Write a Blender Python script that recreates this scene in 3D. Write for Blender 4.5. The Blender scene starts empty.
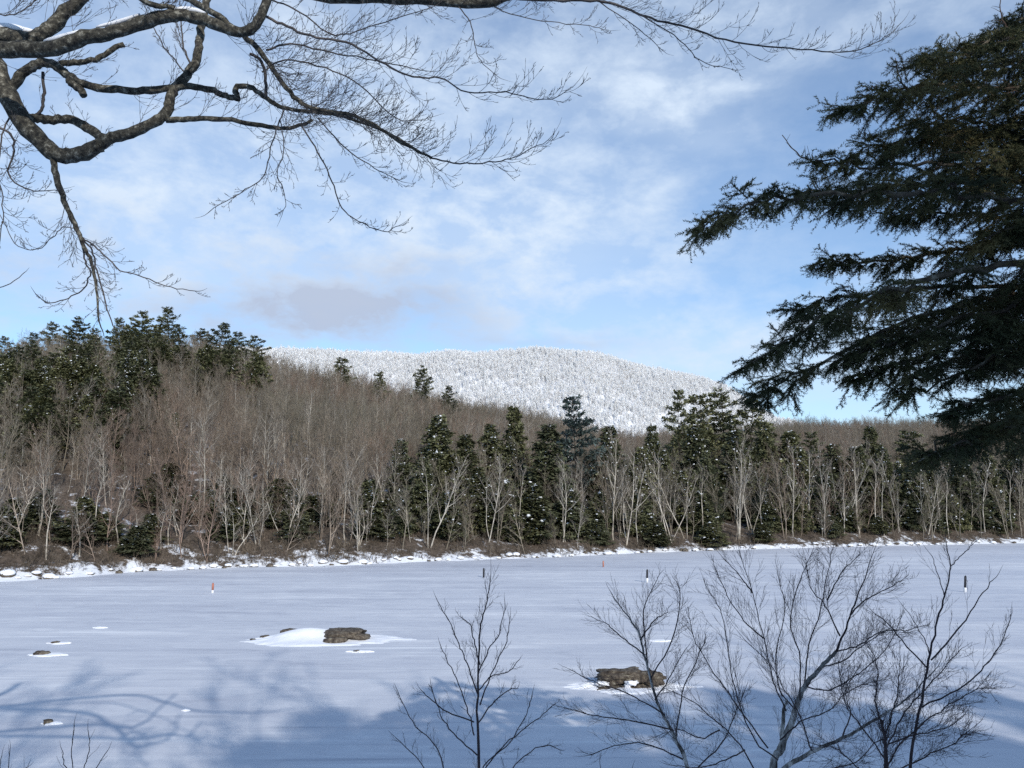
import bpy, math, random
import numpy as np
R = math.radians
S = bpy.context.scene
C = S.collection
# ------------------------------------------------------------------ camera
F = 769.0; W, H_ = 1024, 768
HORIZ = 505.0
TILT = math.atan((HORIZ - 384) / F)
CAMZ = 7.0
cam = bpy.data.cameras.new('camera'); camo = bpy.data.objects.new('camera', cam); C.objects.link(camo)
cam.sensor_width = 36; cam.lens = F / W * 36; cam.clip_start = 0.1; cam.clip_end = 30000
camo.location = (0, 0, CAMZ); camo.rotation_euler = (R(90) + TILT, 0, 0)
S.camera = camo
# ------------------------------------------------------------------ light
SUN_EL, SUN_AZ = 27.0, 22.0     # azimuth: degrees to the right of straight behind the camera
EXPOSURE = 0.10
SUN_STRENGTH = 3.5
SKY_STRENGTH = 0.145
az = R(SUN_AZ)
sun_dir = np.array([math.sin(az) * math.cos(R(SUN_EL)), -math.cos(az) * math.cos(R(SUN_EL)), math.sin(R(SUN_EL))])
sl = bpy.data.lights.new('sun', 'SUN'); sl.energy = SUN_STRENGTH; sl.angle = R(0.53); sl.color = (1.0, 0.95, 0.87)
so = bpy.data.objects.new('sun', sl); C.objects.link(so)
so.rotation_euler = (R(90 - SUN_EL), 0, az)      # shines from sun_dir
S.view_settings.view_transform = 'Standard'; S.view_settings.look = 'None'
S.view_settings.gamma = 1; S.view_settings.exposure = EXPOSURE; S.view_settings.use_curve_mapping = False
S.render.engine = 'CYCLES'
S.cycles.max_bounces = 6; S.cycles.diffuse_bounces = 3; S.cycles.glossy_bounces = 2
S.cycles.transparent_max_bounces = 8
S.cycles.use_denoising = False; S.cycles.denoiser = 'OPENIMAGEDENOISE'; S.cycles.denoising_input_passes = 'RGB_ALBEDO_NORMAL'

def ray(px, py):
    u = (px - 512) / F; v = (384 - py) / F
    return np.array([u, math.cos(TILT) - v * math.sin(TILT), math.sin(TILT) + v * math.cos(TILT)])
def P(px, py, Y):
    """the point of the place seen at that bearing, Y metres ahead"""
    d = ray(px, py); return np.array([0, 0, CAMZ]) + d * (Y / d[1])
def on_ice(px, py):
    d = ray(px, py); k = -CAMZ / d[2]; return np.array([d[0] * k, d[1] * k, 0.0])

def pw(x, y, z):   # world point -> (px, py, Y) station
    v = np.array([x, y, z - CAMZ]); u = v[0]; fw = v[1] * math.cos(TILT) + v[2] * math.sin(TILT); upc = -v[1] * math.sin(TILT) + v[2] * math.cos(TILT)
    return (512 + F * u / fw, 384 - F * upc / fw, y)

# world: Nishita sky with a thin broken cloud layer above it
w = bpy.data.worlds.new('World'); S.world = w; w.use_nodes = True
nt = w.node_tree; nt.nodes.clear()
def N(nt, t, **k):
    n = nt.nodes.new(t)
    for a, b in k.items():
        if a.startswith('i_'): n.inputs[a[2:].replace('_', ' ')].default_value = b
        else: setattr(n, a, b)
    return n
L = nt.links.new
out = N(nt, 'ShaderNodeOutputWorld'); bg = N(nt, 'ShaderNodeBackground'); bg.inputs[1].default_value = SKY_STRENGTH
sky = N(nt, 'ShaderNodeTexSky', sky_type='NISHITA', sun_disc=False, sun_elevation=R(SUN_EL), sun_rotation=R(180 - SUN_AZ), air_density=1.0, dust_density=0.4, ozone_density=2.5, altitude=300)
tc = N(nt, 'ShaderNodeTexCoord')
def vmath(op, a=None, b=None, av=None, bv=None):
    n = N(nt, 'ShaderNodeVectorMath', operation=op)
    if a is not None: L(a, n.inputs[0])
    if av is not None: n.inputs[0].default_value = av
    if b is not None: L(b, n.inputs[1])
    if bv is not None: n.inputs[1].default_value = bv
    return n
def m_(nt, op, a, b=None, clamp=False):
    n = nt.nodes.new('ShaderNodeMath'); n.operation = op; n.use_clamp = clamp
    for i, x in enumerate((a, b)):
        if x is None: continue
        if isinstance(x, (int, float)): n.inputs[i].default_value = x
        else: nt.links.new(x, n.inputs[i])
    return n.outputs[0]
def ramp(nt, fac, stops, interp='LINEAR'):
    r = nt.nodes.new('ShaderNodeValToRGB'); r.color_ramp.interpolation = interp
    e = r.color_ramp.elements
    while len(e) < len(stops): e.new(0.5)
    for q, (p, c) in zip(e, stops):
        q.position = p; q.color = (c, c, c, 1) if isinstance(c, (int, float)) else (*c, 1)
    nt.links.new(fac, r.inputs[0]); return r.outputs[0]
gen = tc.outputs['Generated']
sc1 = vmath('MULTIPLY', gen, bv=(3.2, 3.2, 8.0))
n1 = N(nt, 'ShaderNodeTexNoise', i_Scale=1.5, i_Detail=8.0, i_Roughness=0.58); L(sc1.outputs[0], n1.inputs['Vector'])
n1.inputs['Distortion'].default_value = 0.1
sc2 = vmath('MULTIPLY', gen, bv=(6.0, 6.0, 11.0))
n2 = N(nt, 'ShaderNodeTexNoise', i_Scale=2.2, i_Detail=9.0, i_Roughness=0.62); L(sc2.outputs[0], n2.inputs['Vector'])
n2.inputs['Distortion'].default_value = 0.15
def blob(px, py, sx, sy, warp=0.10):
    """soft bank of cloud round a bearing and a height in the sky, its edge broken by noise"""
    d = ray(px, py); d = d / np.linalg.norm(d)
    df = vmath('SUBTRACT', gen, bv=tuple(d))
    wn = vmath('SUBTRACT', n1.outputs['Color'], bv=(0.5, 0.5, 0.5)); wm = vmath('MULTIPLY', wn.outputs[0], bv=(warp * 3,) * 3)
    ad = vmath('ADD', df.outputs[0], wm.outputs[0])
    q = vmath('MULTIPLY', ad.outputs[0], bv=(F / sx, F / sx, F / sy))
    ln = vmath('LENGTH', q.outputs[0]).outputs['Value']
    return m_(nt, 'POWER', 2.718, m_(nt, 'MULTIPLY', m_(nt, 'MULTIPLY', ln, ln), -1.0))
wisp = ramp(nt, n2.outputs['Fac'], [(0.40, 0.0), (0.66, 1.0)])
veil = ramp(nt, n1.outputs['Fac'], [(0.38, 0.0), (0.72, 1.0)])
big = m_(nt, 'ADD', m_(nt, 'MULTIPLY', blob(600, 225, 150, 50), 0.55), m_(nt, 'MULTIPLY', blob(820, 15, 300, 45), 0.55))
big = m_(nt, 'ADD', big, m_(nt, 'MULTIPLY', blob(420, 130, 230, 130), 0.5))
big = m_(nt, 'ADD', big, m_(nt, 'MULTIPLY', blob(80, 60, 280, 120), 0.45))
big = m_(nt, 'ADD', big, m_(nt, 'MULTIPLY', blob(400, 275, 170, 36), 0.4))
big = m_(nt, 'ADD', big, m_(nt, 'MULTIPLY', blob(700, 330, 260, 60), 0.6))
big = m_(nt, 'ADD', big, m_(nt, 'MULTIPLY', blob(665, 100, 45, 24, 0.05), 0.6))
big = m_(nt, 'ADD', big, m_(nt, 'MULTIPLY', blob(100, 250, 260, 70), 0.7))
big = m_(nt, 'ADD', big, m_(nt, 'MULTIPLY', blob(738, 90, 24, 9, 0.03), 0.5))
big = m_(nt, 'ADD', big, m_(nt, 'MULTIPLY', blob(710, 140, 40, 12, 0.03), 0.4))
mod = m_(nt, 'ADD', m_(nt, 'MULTIPLY', wisp, 0.45), 0.50)
c_amt = m_(nt, 'ADD', m_(nt, 'MULTIPLY', big, mod), m_(nt, 'MULTIPLY', m_(nt, 'MULTIPLY', veil, wisp), 0.22))
c_amt = m_(nt, 'ADD', c_amt, m_(nt, 'ADD', m_(nt, 'MULTIPLY', blob(800, 385, 260, 50, 0.04), 0.4), 0.12), True)
mix1 = N(nt, 'ShaderNodeMixRGB'); L(c_amt, mix1.inputs[0])
skyt = N(nt, 'ShaderNodeMixRGB', blend_type='MULTIPLY'); skyt.inputs[0].default_value = 1; skyt.inputs[2].default_value = (0.82, 1.02, 1.15, 1)
L(sky.outputs[0], skyt.inputs[1]); L(skyt.outputs[0], mix1.inputs[1])
mix1.inputs[2].default_value = (4.6, 5.4, 6.45, 1)
gry = m_(nt, 'MULTIPLY', blob(345, 300, 125, 38, 0.06), 2.3)
gry = m_(nt, 'ADD', gry, m_(nt, 'MULTIPLY', blob(60, 280, 170, 34, 0.08), 0.5))
gry = m_(nt, 'ADD', gry, m_(nt, 'MULTIPLY', blob(545, 350, 110, 14, 0.05), 0.6))
gry = m_(nt, 'MULTIPLY', gry, m_(nt, 'ADD', m_(nt, 'MULTIPLY', m_(nt, 'ADD', veil, wisp), 0.5), 0.12), True)
gry = m_(nt, 'MULTIPLY', gry, 0.88)
mix2 = N(nt, 'ShaderNodeMixRGB'); L(gry, mix2.inputs[0]); L(mix1.outputs[0], mix2.inputs[1]); mix2.inputs[2].default_value = (3.05, 3.55, 4.6, 1)
L(mix2.outputs[0], bg.inputs[0]); L(bg.outputs[0], out.inputs[0])

# ------------------------------------------------------------------ materials
def mat(name):
    m = bpy.data.materials.new(name); m.use_nodes = True
    n = m.node_tree; b = n.nodes['Principled BSDF']; b.inputs['Roughness'].default_value = 0.85
    b.inputs['Specular IOR Level'].default_value = 0.25
    return m, n, b
def noise(n, scale, detail=5, rough=0.55, vec=(1, 1, 1), dist=0.0, obj=True, rnd=False):
    t = n.nodes.new('ShaderNodeTexCoord'); mp = n.nodes.new('ShaderNodeMapping'); mp.inputs['Scale'].default_value = vec
    n.links.new(t.outputs['Object'], mp.inputs[0])
    x = n.nodes.new('ShaderNodeTexNoise'); x.inputs['Scale'].default_value = scale; x.inputs['Detail'].default_value = detail
    x.inputs['Roughness'].default_value = rough; x.inputs['Distortion'].default_value = dist
    n.links.new(mp.outputs[0], x.inputs['Vector']); return x.outputs['Fac']
def mixc(n, fac, a, b, mode='MIX'):
    x = n.nodes.new('ShaderNodeMixRGB'); x.blend_type = mode
    for i, q in enumerate((fac, a, b)):
        if isinstance(q, (int, float)): x.inputs[i].default_value = q if i == 0 else (q, q, q, 1)
        elif isinstance(q, tuple): x.inputs[i].default_value = (*q, 1)
        else: n.links.new(q, x.inputs[i])
    return x.outputs[0]
def bump(n, b, h, strength, dist):
    x = n.nodes.new('ShaderNodeBump'); x.inputs['Strength'].default_value = strength; x.inputs['Distance'].default_value = dist
    n.links.new(h, x.inputs['Height']); n.links.new(x.outputs[0], b.inputs['Normal'])
def bark(name, dark, mid, light, scale=12, varied=0.0, vz=0.3, lo=0.38, hi=0.66, patch=False):
    m, n, b = mat(name)
    f = noise(n, scale, 6, 0.65, (1, 1, vz))
    c = ramp(n, f, [(lo, dark), ((lo + hi) / 2, mid), (hi, light)])
    if varied:
        oi = n.nodes.new('ShaderNodeObjectInfo')
        g = ramp(n, oi.outputs['Random'], [(0.0, (1 - varied, 1 - varied, 1 - varied)), (0.35, (1.0, 0.96, 0.91)), (0.7, (1, 1, 1)), (1.0, (1 + varied, 1 + varied * 0.8, 1 + varied * 0.7))])
        c = mixc(n, 1.0, c, g, 'MULTIPLY')
    if patch:       # stands of different kinds of tree: greenish grey ones and red brown ones
        o2 = n.nodes.new('ShaderNodeObjectInfo'); nz = n.nodes.new('ShaderNodeTexNoise'); nz.inputs['Scale'].default_value = 0.028; nz.inputs['Detail'].default_value = 3
        n.links.new(o2.outputs['Location'], nz.inputs['Vector'])
        c = mixc(n, 1.0, c, ramp(n, nz.outputs['Fac'], [(0.38, (0.98, 1.0, 0.92)), (0.52, (1.0, 0.97, 0.90)), (0.62, (1.04, 0.87, 0.81))]), 'MULTIPLY')
    n.links.new(c, b.inputs['Base Color']); bump(n, b, f, 0.6, 0.02)
    return m
M = {}
M['maple'] = bark('maple_bark', (0.016, 0.015, 0.014), (0.085, 0.078, 0.060), (0.42, 0.40, 0.33), 26, 0, 1.0, 0.36, 0.74)
M['maple_twig'] = bark('maple_twig_bark', (0.05, 0.045, 0.045), (0.09, 0.08, 0.078), (0.14, 0.125, 0.12), 6)
M['birch_near'] = bark('pale_birch_bark', (0.05, 0.045, 0.04), (0.24, 0.225, 0.205), (0.56, 0.53, 0.49), 11, 0, 0.45, 0.38, 0.60)
M['birch_twig'] = bark('birch_twig_bark', (0.03, 0.024, 0.026), (0.06, 0.045, 0.048), (0.10, 0.08, 0.08), 6)
M['hill_bark'] = bark('grey_brown_bark', (0.14, 0.122, 0.103), (0.25, 0.222, 0.19), (0.38, 0.345, 0.30), 0.6, 0.35, patch=True)
M['hill_twig'] = bark('brown_twig_bark', (0.125, 0.109, 0.092), (0.195, 0.17, 0.143), (0.28, 0.245, 0.208), 0.4, 0.36, 1.0, patch=True)
M['pale_bark'] = bark('pale_grey_bark', (0.20, 0.18, 0.15), (0.46, 0.42, 0.36), (0.62, 0.58, 0.51), 1.2, 0.22, 0.6)
M['pale_twig'] = bark('pale_twig_bark', (0.14, 0.12, 0.105), (0.24, 0.21, 0.18), (0.34, 0.30, 0.26), 0.5, 0.2)
M['dark_trunk'] = bark('dark_conifer_bark', (0.04, 0.032, 0.026), (0.09, 0.075, 0.06), (0.16, 0.135, 0.11), 2)
M['spruce_bark'] = bark('spruce_bark', (0.05, 0.04, 0.03), (0.12, 0.10, 0.072), (0.36, 0.34, 0.27), 7, 0, 0.6, 0.40, 0.72)
M['dead_twig'] = bark('dead_spruce_twigs', (0.06, 0.038, 0.028), (0.12, 0.08, 0.058), (0.20, 0.15, 0.11), 5)
def leafmat(name, a, b_, c_, scale, varied=0.2):
    m, n, b = mat(name); b.inputs['Roughness'].default_value = 0.65
    f = noise(n, scale, 4, 0.6); c = ramp(n, f, [(0.36, a), (0.52, b_), (0.68, c_)])
    oi = n.nodes.new('ShaderNodeObjectInfo')
    g = ramp(n, oi.outputs['Random'], [(0.0, (1 - varied, 1 - varied * 0.8, 1 - varied * 0.6)), (1.0, (1 + varied, 1 + varied * 0.9, 1 + varied * 0.4))])
    c = mixc(n, 1.0, c, g, 'MULTIPLY'); n.links.new(c, b.inputs['Base Color'])
    return m
M['pine'] = leafmat('pine_needles', (0.082, 0.086, 0.046), (0.135, 0.138, 0.076), (0.20, 0.195, 0.115), 0.5)
M['hemlock'] = leafmat('hemlock_needles', (0.070, 0.073, 0.038), (0.118, 0.120, 0.062), (0.18, 0.175, 0.098), 0.7)
M['bluepine'] = leafmat('grey_green_needles', (0.055, 0.075, 0.065), (0.085, 0.11, 0.098), (0.13, 0.155, 0.14), 0.5)
M['spruce'] = leafmat('spruce_needles', (0.026, 0.033, 0.014), (0.062, 0.066, 0.026), (0.17, 0.14, 0.055), 1.6, 0.0)
def simple(name, col, rough=0.8, scale=6, amt=0.15, bmp=0.0):
    m, n, b = mat(name); b.inputs['Roughness'].default_value = rough
    f = noise(n, scale, 5, 0.6); lo = tuple(x * (1 - amt) for x in col); hi = tuple(min(1, x * (1 + amt)) for x in col)
    n.links.new(ramp(n, f, [(0.35, lo), (0.65, hi)]), b.inputs['Base Color'])
    if bmp: bump(n, b, f, 0.5, bmp)
    return m
M['snow'] = simple('snow', (0.82, 0.83, 0.86), 0.7, 3, 0.04, 0.05)
M['frost'] = simple('frosted_twigs', (0.93, 0.92, 0.91), 0.8, 0.2, 0.03)
M['frost_dim'] = simple('thinly_frosted_twigs', (0.60, 0.57, 0.56), 0.8, 0.2, 0.30)
M['post_black'] = simple('black_painted_wood', (0.03, 0.03, 0.035), 0.5, 9, 0.2)
M['post_white'] = simple('white_painted_wood', (0.72, 0.72, 0.72), 0.5, 9, 0.08)
M['post_orange'] = simple('orange_painted_wood', (0.40, 0.15, 0.10), 0.5, 9, 0.12)
M['brush'] = bark('brown_brush', (0.055, 0.042, 0.03), (0.12, 0.095, 0.07), (0.23, 0.185, 0.14), 0.5)
M['russet'] = bark('russet_leaves', (0.16, 0.07, 0.045), (0.24, 0.11, 0.07), (0.32, 0.17, 0.11), 0.8)
def rockmat():
    m, n, b = mat('lichened_rock')
    f = noise(n, 5, 8, 0.65); g = noise(n, 14, 5, 0.7)
    c = ramp(n, f, [(0.34, (0.035, 0.028, 0.023)), (0.48, (0.10, 0.08, 0.062)), (0.58, (0.17, 0.142, 0.108)), (0.70, (0.32, 0.30, 0.23))])
    c = mixc(n, 0.6, c, ramp(n, g, [(0.36, 0.35), (0.62, 1.2)]), 'MULTIPLY')
    n.links.new(c, b.inputs['Base Color']); bump(n, b, g, 0.9, 0.06); return m
M['rock'] = rockmat()
# frozen lake: wind-scoured ice and thin snow in long streaks
m, n, b = mat('snow_dusted_ice'); M['ice'] = m
a1 = noise(n, 1.0, 8, 0.62, (0.045, 0.30, 1), 0.9)
a2 = noise(n, 1.0, 7, 0.6, (0.07, 1.9, 1), 0.3)
a3 = noise(n, 1.0, 5, 0.5, (0.018, 0.06, 1), 0.3)
a5 = noise(n, 1.0, 7, 0.65, (0.35, 0.8, 1), 1.2)
fac = m_(n, 'ADD', m_(n, 'ADD', m_(n, 'MULTIPLY', a1, 0.34), m_(n, 'MULTIPLY', a2, 0.13)), m_(n, 'ADD', m_(n, 'MULTIPLY', a3, 0.23), m_(n, 'MULTIPLY', a5, 0.30)))
col = ramp(n, fac, [(0.38, (0.43, 0.445, 0.50)), (0.44, (0.53, 0.545, 0.60)), (0.50, (0.585, 0.60, 0.645)), (0.55, (0.64, 0.65, 0.685)), (0.62, (0.76, 0.765, 0.785))])
thin = ramp(n, a2, [(0.60, 0.0), (0.68, 1.0)])
drift = m_(n, 'MULTIPLY', thin, ramp(n, a1, [(0.47, 0.0), (0.58, 1.0)]))
col = mixc(n, drift, col, (0.84, 0.85, 0.86))
crack = m_(n, 'MULTIPLY', ramp(n, a2, [(0.33, 1.0), (0.40, 0.0)]), ramp(n, a3, [(0.5, 0.0), (0.6, 0.8)]))
col = mixc(n, crack, col, (0.27, 0.30, 0.37))
n.links.new(col, b.inputs['Base Color'])
n.links.new(ramp(n, fac, [(0.40, 0.45), (0.60, 0.8)]), b.inputs['Roughness'])
bump(n, b, a2, 0.25, 0.05)
# ground: leaf litter under thin snow; deep snow far up the mountain and on the banks
m, n, b = mat('forest_floor'); M['ground'] = m
f1 = noise(n, 0.35, 7, 0.65); f2 = noise(n, 1.7, 6, 0.7)
lit = ramp(n, f2, [(0.35, (0.055, 0.042, 0.032)), (0.65, (0.15, 0.115, 0.088))])
at = n.nodes.new('ShaderNodeAttribute'); at.attribute_name = 'snowiness'
sm = m_(n, 'ADD', m_(n, 'MULTIPLY', f1, 0.6), m_(n, 'MULTIPLY', f2, 0.4))
sm = ramp(n, m_(n, 'ADD', sm, m_(n, 'SUBTRACT', at.outputs['Fac'], 0.5)), [(0.46, 0.0), (0.54, 1.0)])
n.links.new(mixc(n, sm, lit, (0.80, 0.81, 0.84)), b.inputs['Base Color']); bump(n, b, f2, 0.7, 0.15)

# ------------------------------------------------------------------ object helpers
def tag(o, label=None, cat=None, group=None, kind=None):
    if label: o['label'] = label
    if cat: o['category'] = cat
    if group: o['group'] = group
    if kind: o['kind'] = kind
    return o
def link(name, me, parent=None):
    o = bpy.data.objects.new(name, me); C.objects.link(o)
    if parent is not None: o.parent = parent
    return o
def empty(name, loc=(0, 0, 0), rz=0):
    o = bpy.data.objects.new(name, None); C.objects.link(o); o.location = loc; o.rotation_euler = (0, 0, rz); o.empty_display_size = 0.3
    return o
class MB:
    """collects triangles and quads as numpy blocks and builds one mesh"""
    def __init__(s): s.v = []; s.f = []; s.n = 0; s.k = []; s.mi = []
    def add(s, v, f, mi=0):
        v = np.asarray(v, np.float32).reshape(-1, 3); f = np.asarray(f, np.int64)
        s.v.append(v); s.f.append((f + s.n).ravel()); s.k.append(np.full(len(f), f.shape[1])); s.mi.append(np.full(len(f), mi)); s.n += len(v)
    def mesh(s, name, mats, smooth=False):
        me = bpy.data.meshes.new(name); v = np.concatenate(s.v); li = np.concatenate(s.f); k = np.concatenate(s.k); mi = np.concatenate(s.mi)
        me.vertices.add(len(v)); me.vertices.foreach_set('co', v.ravel())
        me.loops.add(len(li)); me.loops.foreach_set('vertex_index', li.astype(np.int32))
        me.polygons.add(len(k)); st = np.concatenate([[0], np.cumsum(k)[:-1]])
        me.polygons.foreach_set('loop_start', st.astype(np.int32)); me.polygons.foreach_set('loop_total', k.astype(np.int32))
        for m in (mats if isinstance(mats, (list, tuple)) else [mats]): me.materials.append(m)
        me.polygons.foreach_set('material_index', mi.astype(np.int32))
        if smooth: me.polygons.foreach_set('use_smooth', np.ones(len(k), bool))
        me.update(); me.validate(); return me
def norm(a): return a / np.maximum(np.linalg.norm(a, axis=-1, keepdims=True), 1e-9)
def prisms(mb, segs, k=3, mi=0):
    """segs: rows of p0(3) p1(3) r0 r1; every row a tapered twig"""
    s = np.asarray(segs, float).reshape(-1, 8)
    if not len(s): return
    p0, p1, r0, r1 = s[:, :3], s[:, 3:6], s[:, 6], s[:, 7]
    d = norm(p1 - p0); h = np.where(np.abs(d[:, 2:3]) < 0.9, np.array([[0, 0, 1.0]]), np.array([[1.0, 0, 0]]))
    a = norm(np.cross(d, h)); b = np.cross(d, a)
    an = np.arange(k) * 2 * math.pi / k
    ring = a[:, None, :] * np.cos(an)[None, :, None] + b[:, None, :] * np.sin(an)[None, :, None]
    v = np.concatenate([p0[:, None] + ring * r0[:, None, None], p1[:, None] + ring * r1[:, None, None]], 1)
    n = len(s); base = (np.arange(n) * 2 * k)[:, None, None]
    j = np.arange(k); q = np.stack([j, (j + 1) % k, (j + 1) % k + k, j + k], 1)[None]
    mb.add(v.reshape(-1, 3), (base + q).reshape(-1, 4), mi)
def catmull(pts, n=6):
    p = np.asarray(pts, float)
    if len(p) < 3:
        t = np.linspace(0, 1, n + 1)[:, None]; return p[0] * (1 - t) + p[-1] * t
    q = np.vstack([2 * p[0] - p[1], p, 2 * p[-1] - p[-2]]); o = []
    for i in range(1, len(q) - 2):
        for t in np.arange(n) / n:
            a, b_, c, d = q[i - 1], q[i], q[i + 1], q[i + 2]
            o.append(0.5 * (2 * b_ + (c - a) * t + (2 * a - 5 * b_ + 4 * c - d) * t * t + (3 * b_ - a - 3 * c + d) * t ** 3))
    o.append(q[-2]); return np.array(o)
def tube(mb, pts, rad, k=8, mi=0, rough=0.0, rng=None):
    p = np.asarray(pts, float); n = len(p); rad = np.broadcast_to(rad, (n,)).astype(float)
    d = norm(np.gradient(p, axis=0)); h = np.array([0.13, 0.2, 1.0]) if abs(d[0][2]) < 0.9 else np.array([1.0, 0.1, 0])
    a = norm(np.cross(d[0], h)); vs = []
    an = np.arange(k) * 2 * math.pi / k
    for i in range(n):
        a = norm(a - d[i] * np.dot(a, d[i])); b = np.cross(d[i], a)
        rr = rad[i] * (1 + (rough * (rng.random(k) - 0.5) if rough else np.zeros(k)))
        vs.append(p[i] + (a[None] * np.cos(an)[:, None] + b[None] * np.sin(an)[:, None]) * rr[:, None])
    v = np.concatenate(vs); j = np.arange(k); f = []
    for i in range(n - 1): f.append(np.stack([j, (j + 1) % k, (j + 1) % k + k, j + k], 1) + i * k)
    v = np.vstack([v, p[0], p[-1]])
    mb.add(v, np.concatenate(f), mi)
    mb.n -= len(v); c0 = len(v) - 2
    mb.f.append((np.concatenate([np.stack([(j + 1) % k, j, np.full(k, c0)], 1), np.stack([j + (n - 1) * k, (j + 1) % k + (n - 1) * k, np.full(k, c0 + 1)], 1)]) + mb.n).ravel())
    mb.k.append(np.full(2 * k, 3)); mb.mi.append(np.full(2 * k, mi)); mb.n += len(v)
def tris(mb, c, a, b, mi=0):
    """n triangles: c centre, a, b edge vectors"""
    v = np.stack([c, c + a, c + b], 1); mb.add(v.reshape(-1, 3), np.arange(len(c) * 3).reshape(-1, 3), mi)

# value noise for terrain and rocks
_rs = np.random.RandomState(5); _g = _rs.rand(256, 256)
def vnoise(x, y):
    xi = np.floor(x).astype(int); yi = np.floor(y).astype(int); fx = x - xi; fy = y - yi
    fx = fx * fx * (3 - 2 * fx); fy = fy * fy * (3 - 2 * fy)
    g = lambda i, j: _g[i % 256, j % 256]
    return (g(xi, yi) * (1 - fx) + g(xi + 1, yi) * fx) * (1 - fy) + (g(xi, yi + 1) * (1 - fx) + g(xi + 1, yi + 1) * fx) * fy - 0.5

# ------------------------------------------------------------------ terrain
shore_px = [(-250, 592), (0, 581), (60, 578), (150, 571), (250, 567), (330, 566), (440, 561), (560, 557), (640, 553), (760, 549), (880, 546), (1024, 543), (1300, 542)]
_sh = [on_ice(*p) for p in shore_px]
SH_S = np.array([p[0] / p[1] for p in _sh]); SH_Y = np.array([p[1] for p in _sh])
def shoreY(s): return np.interp(s, SH_S, SH_Y)
def s_of(px, py=505.0):
    d = ray(px, py); return d[0] / d[1]
hill_px = [(-250, 335, 260), (0, 338, 260), (60, 328, 260), (140, 325, 265), (200, 333, 270), (250, 346, 275), (280, 360, 285), (340, 376, 310), (400, 389, 340), (460, 402, 370), (520, 412, 390), (600, 433, 420), (640, 438, 430), (700, 432, 430), (800, 424, 440), (1024, 420, 450), (1300, 420, 450)]
HS = np.array([s_of(p[0], p[1]) for p in hill_px]); HY = np.array([p[2] for p in hill_px])
HH = np.array([CAMZ + (505 - p[1]) / F * p[2] - (13.0 if p[0] < 255 else 9.0) for p in hill_px])
mt_px = [(-300, 400), (-50, 375), (100, 360), (200, 350), (265, 349), (330, 353), (400, 356), (470, 353), (530, 350), (590, 353), (620, 361), (660, 371), (700, 381), (725, 389), (748, 404), (775, 420), (810, 430), (860, 440), (1024, 455), (1300, 470)]
MS = np.array([s_of(p[0], p[1]) for p in mt_px]); MY = 1500.0
MHH = np.array([CAMZ + (505 - p[1]) / F * MY - 9 for p in mt_px])
def sm01(t): t = np.clip(t, 0, 1); return t * t * (3 - 2 * t)
def height(X, Y):
    X = np.asarray(X, float); Y = np.asarray(Y, float)
    near = np.where(Y < 1.5, 5.35 - 0.16 * np.clip(Y, -45, 0), np.where(Y < 13.5, 5.35 - (Y - 1.5) * 0.47, -0.3 - 0.4 * (Y - 13.5)))
    near = near + vnoise(X * 0.5, Y * 0.5) * 0.35 + vnoise(X * 0.06, Y * 0.06) * 1.5 * (Y < 0)
    near = np.maximum(near, -1.6)
    Yp = np.maximum(Y, 5.0); s = np.clip(X / Yp, -3, 3)
    t = Yp - shoreY(s); T = np.interp(s, HS, HY) - shoreY(s); Hc = np.interp(s, HS, HH)
    q = t / T
    hill = 0.35 * sm01(t / 1.5) + 0.65 * sm01((t - 1) / 6.0) + (Hc - 1.0) * np.where(q < 1, np.clip(q, 0, 1) ** 1.05 * (1.22 - 0.22 * np.clip(q, 0, 1)), 1 - 0.9 * sm01((q - 1) / 0.9))
    hill = hill + vnoise(X / 28, Y / 28) * 5 * sm01(t / 60) + vnoise(X / 3.1, Y / 3.1) * 0.9 * sm01(t / 5)
    hill = np.where(t < 0, np.maximum(-1.6, 0.15 * t), hill) + np.where(np.abs(t) < 6, vnoise(X / 2.3, Y / 2.3) * 0.5, 0) * (t > -2)
    rr = np.interp(s, MS, MHH)
    mq = (Yp - 950) / (MY - 950)
    mt = np.where(mq < 1, rr * sm01(mq) ** 0.8, rr * (1 - 0.8 * sm01((Yp - MY) / 900))) * (mq > 0)
    mt = mt + (vnoise(X / 60, Y / 60) * 12 + vnoise(X / 19, Y / 19) * 4) * (mq > 0.1)
    far = np.maximum(hill, np.where(mq > 0, mt, -9))
    side = np.clip((np.abs(X) - 180) / 60, 0, 1) * 12 * (Y < 60)       # land closes the lake far off to both sides
    return np.where(Y > 25, np.maximum(far, side + -1.6 * (side == 0)), np.maximum(near, side - 1.6 * (side == 0)))
def hgt(x, y): return float(height(np.array([x]), np.array([y]))[0])

ang = np.concatenate([np.arange(-180, -48, 3.0), np.arange(-48, 48, 0.3), np.arange(48, 180, 3.0)])
rad = np.concatenate([np.geomspace(0.4, 30, 46), np.arange(32, 66, 3), np.arange(66, 215, 1.6), np.geomspace(217, 900, 60), np.geomspace(915, 2400, 60), np.geomspace(2500, 9000, 8)])
A, Rr = np.meshgrid(np.radians(ang), rad)
X = np.sin(A) * Rr; Y = np.cos(A) * Rr
Z = height(X, Y)
nr, na = X.shape
v = np.stack([X, Y, Z], -1).reshape(-1, 3)
i, j = np.meshgrid(np.arange(nr - 1), np.arange(na), indexing='ij'); j2 = (j + 1) % na
f = np.stack([i * na + j, i * na + j2, (i + 1) * na + j2, (i + 1) * na + j], -1).reshape(-1, 4)[:, ::-1]
mb = MB(); mb.add(v, f)
cen = len(v); mb.add([[0, 0, hgt(0, 0)]], np.zeros((0, 3)))
me = mb.mesh('terrain', M['ground'], True)
sn = np.full(len(me.vertices), 0.36, np.float32)
co = v; tt = co[:, 1] - shoreY(np.clip(co[:, 0] / np.maximum(co[:, 1], 5), -3, 3))
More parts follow.
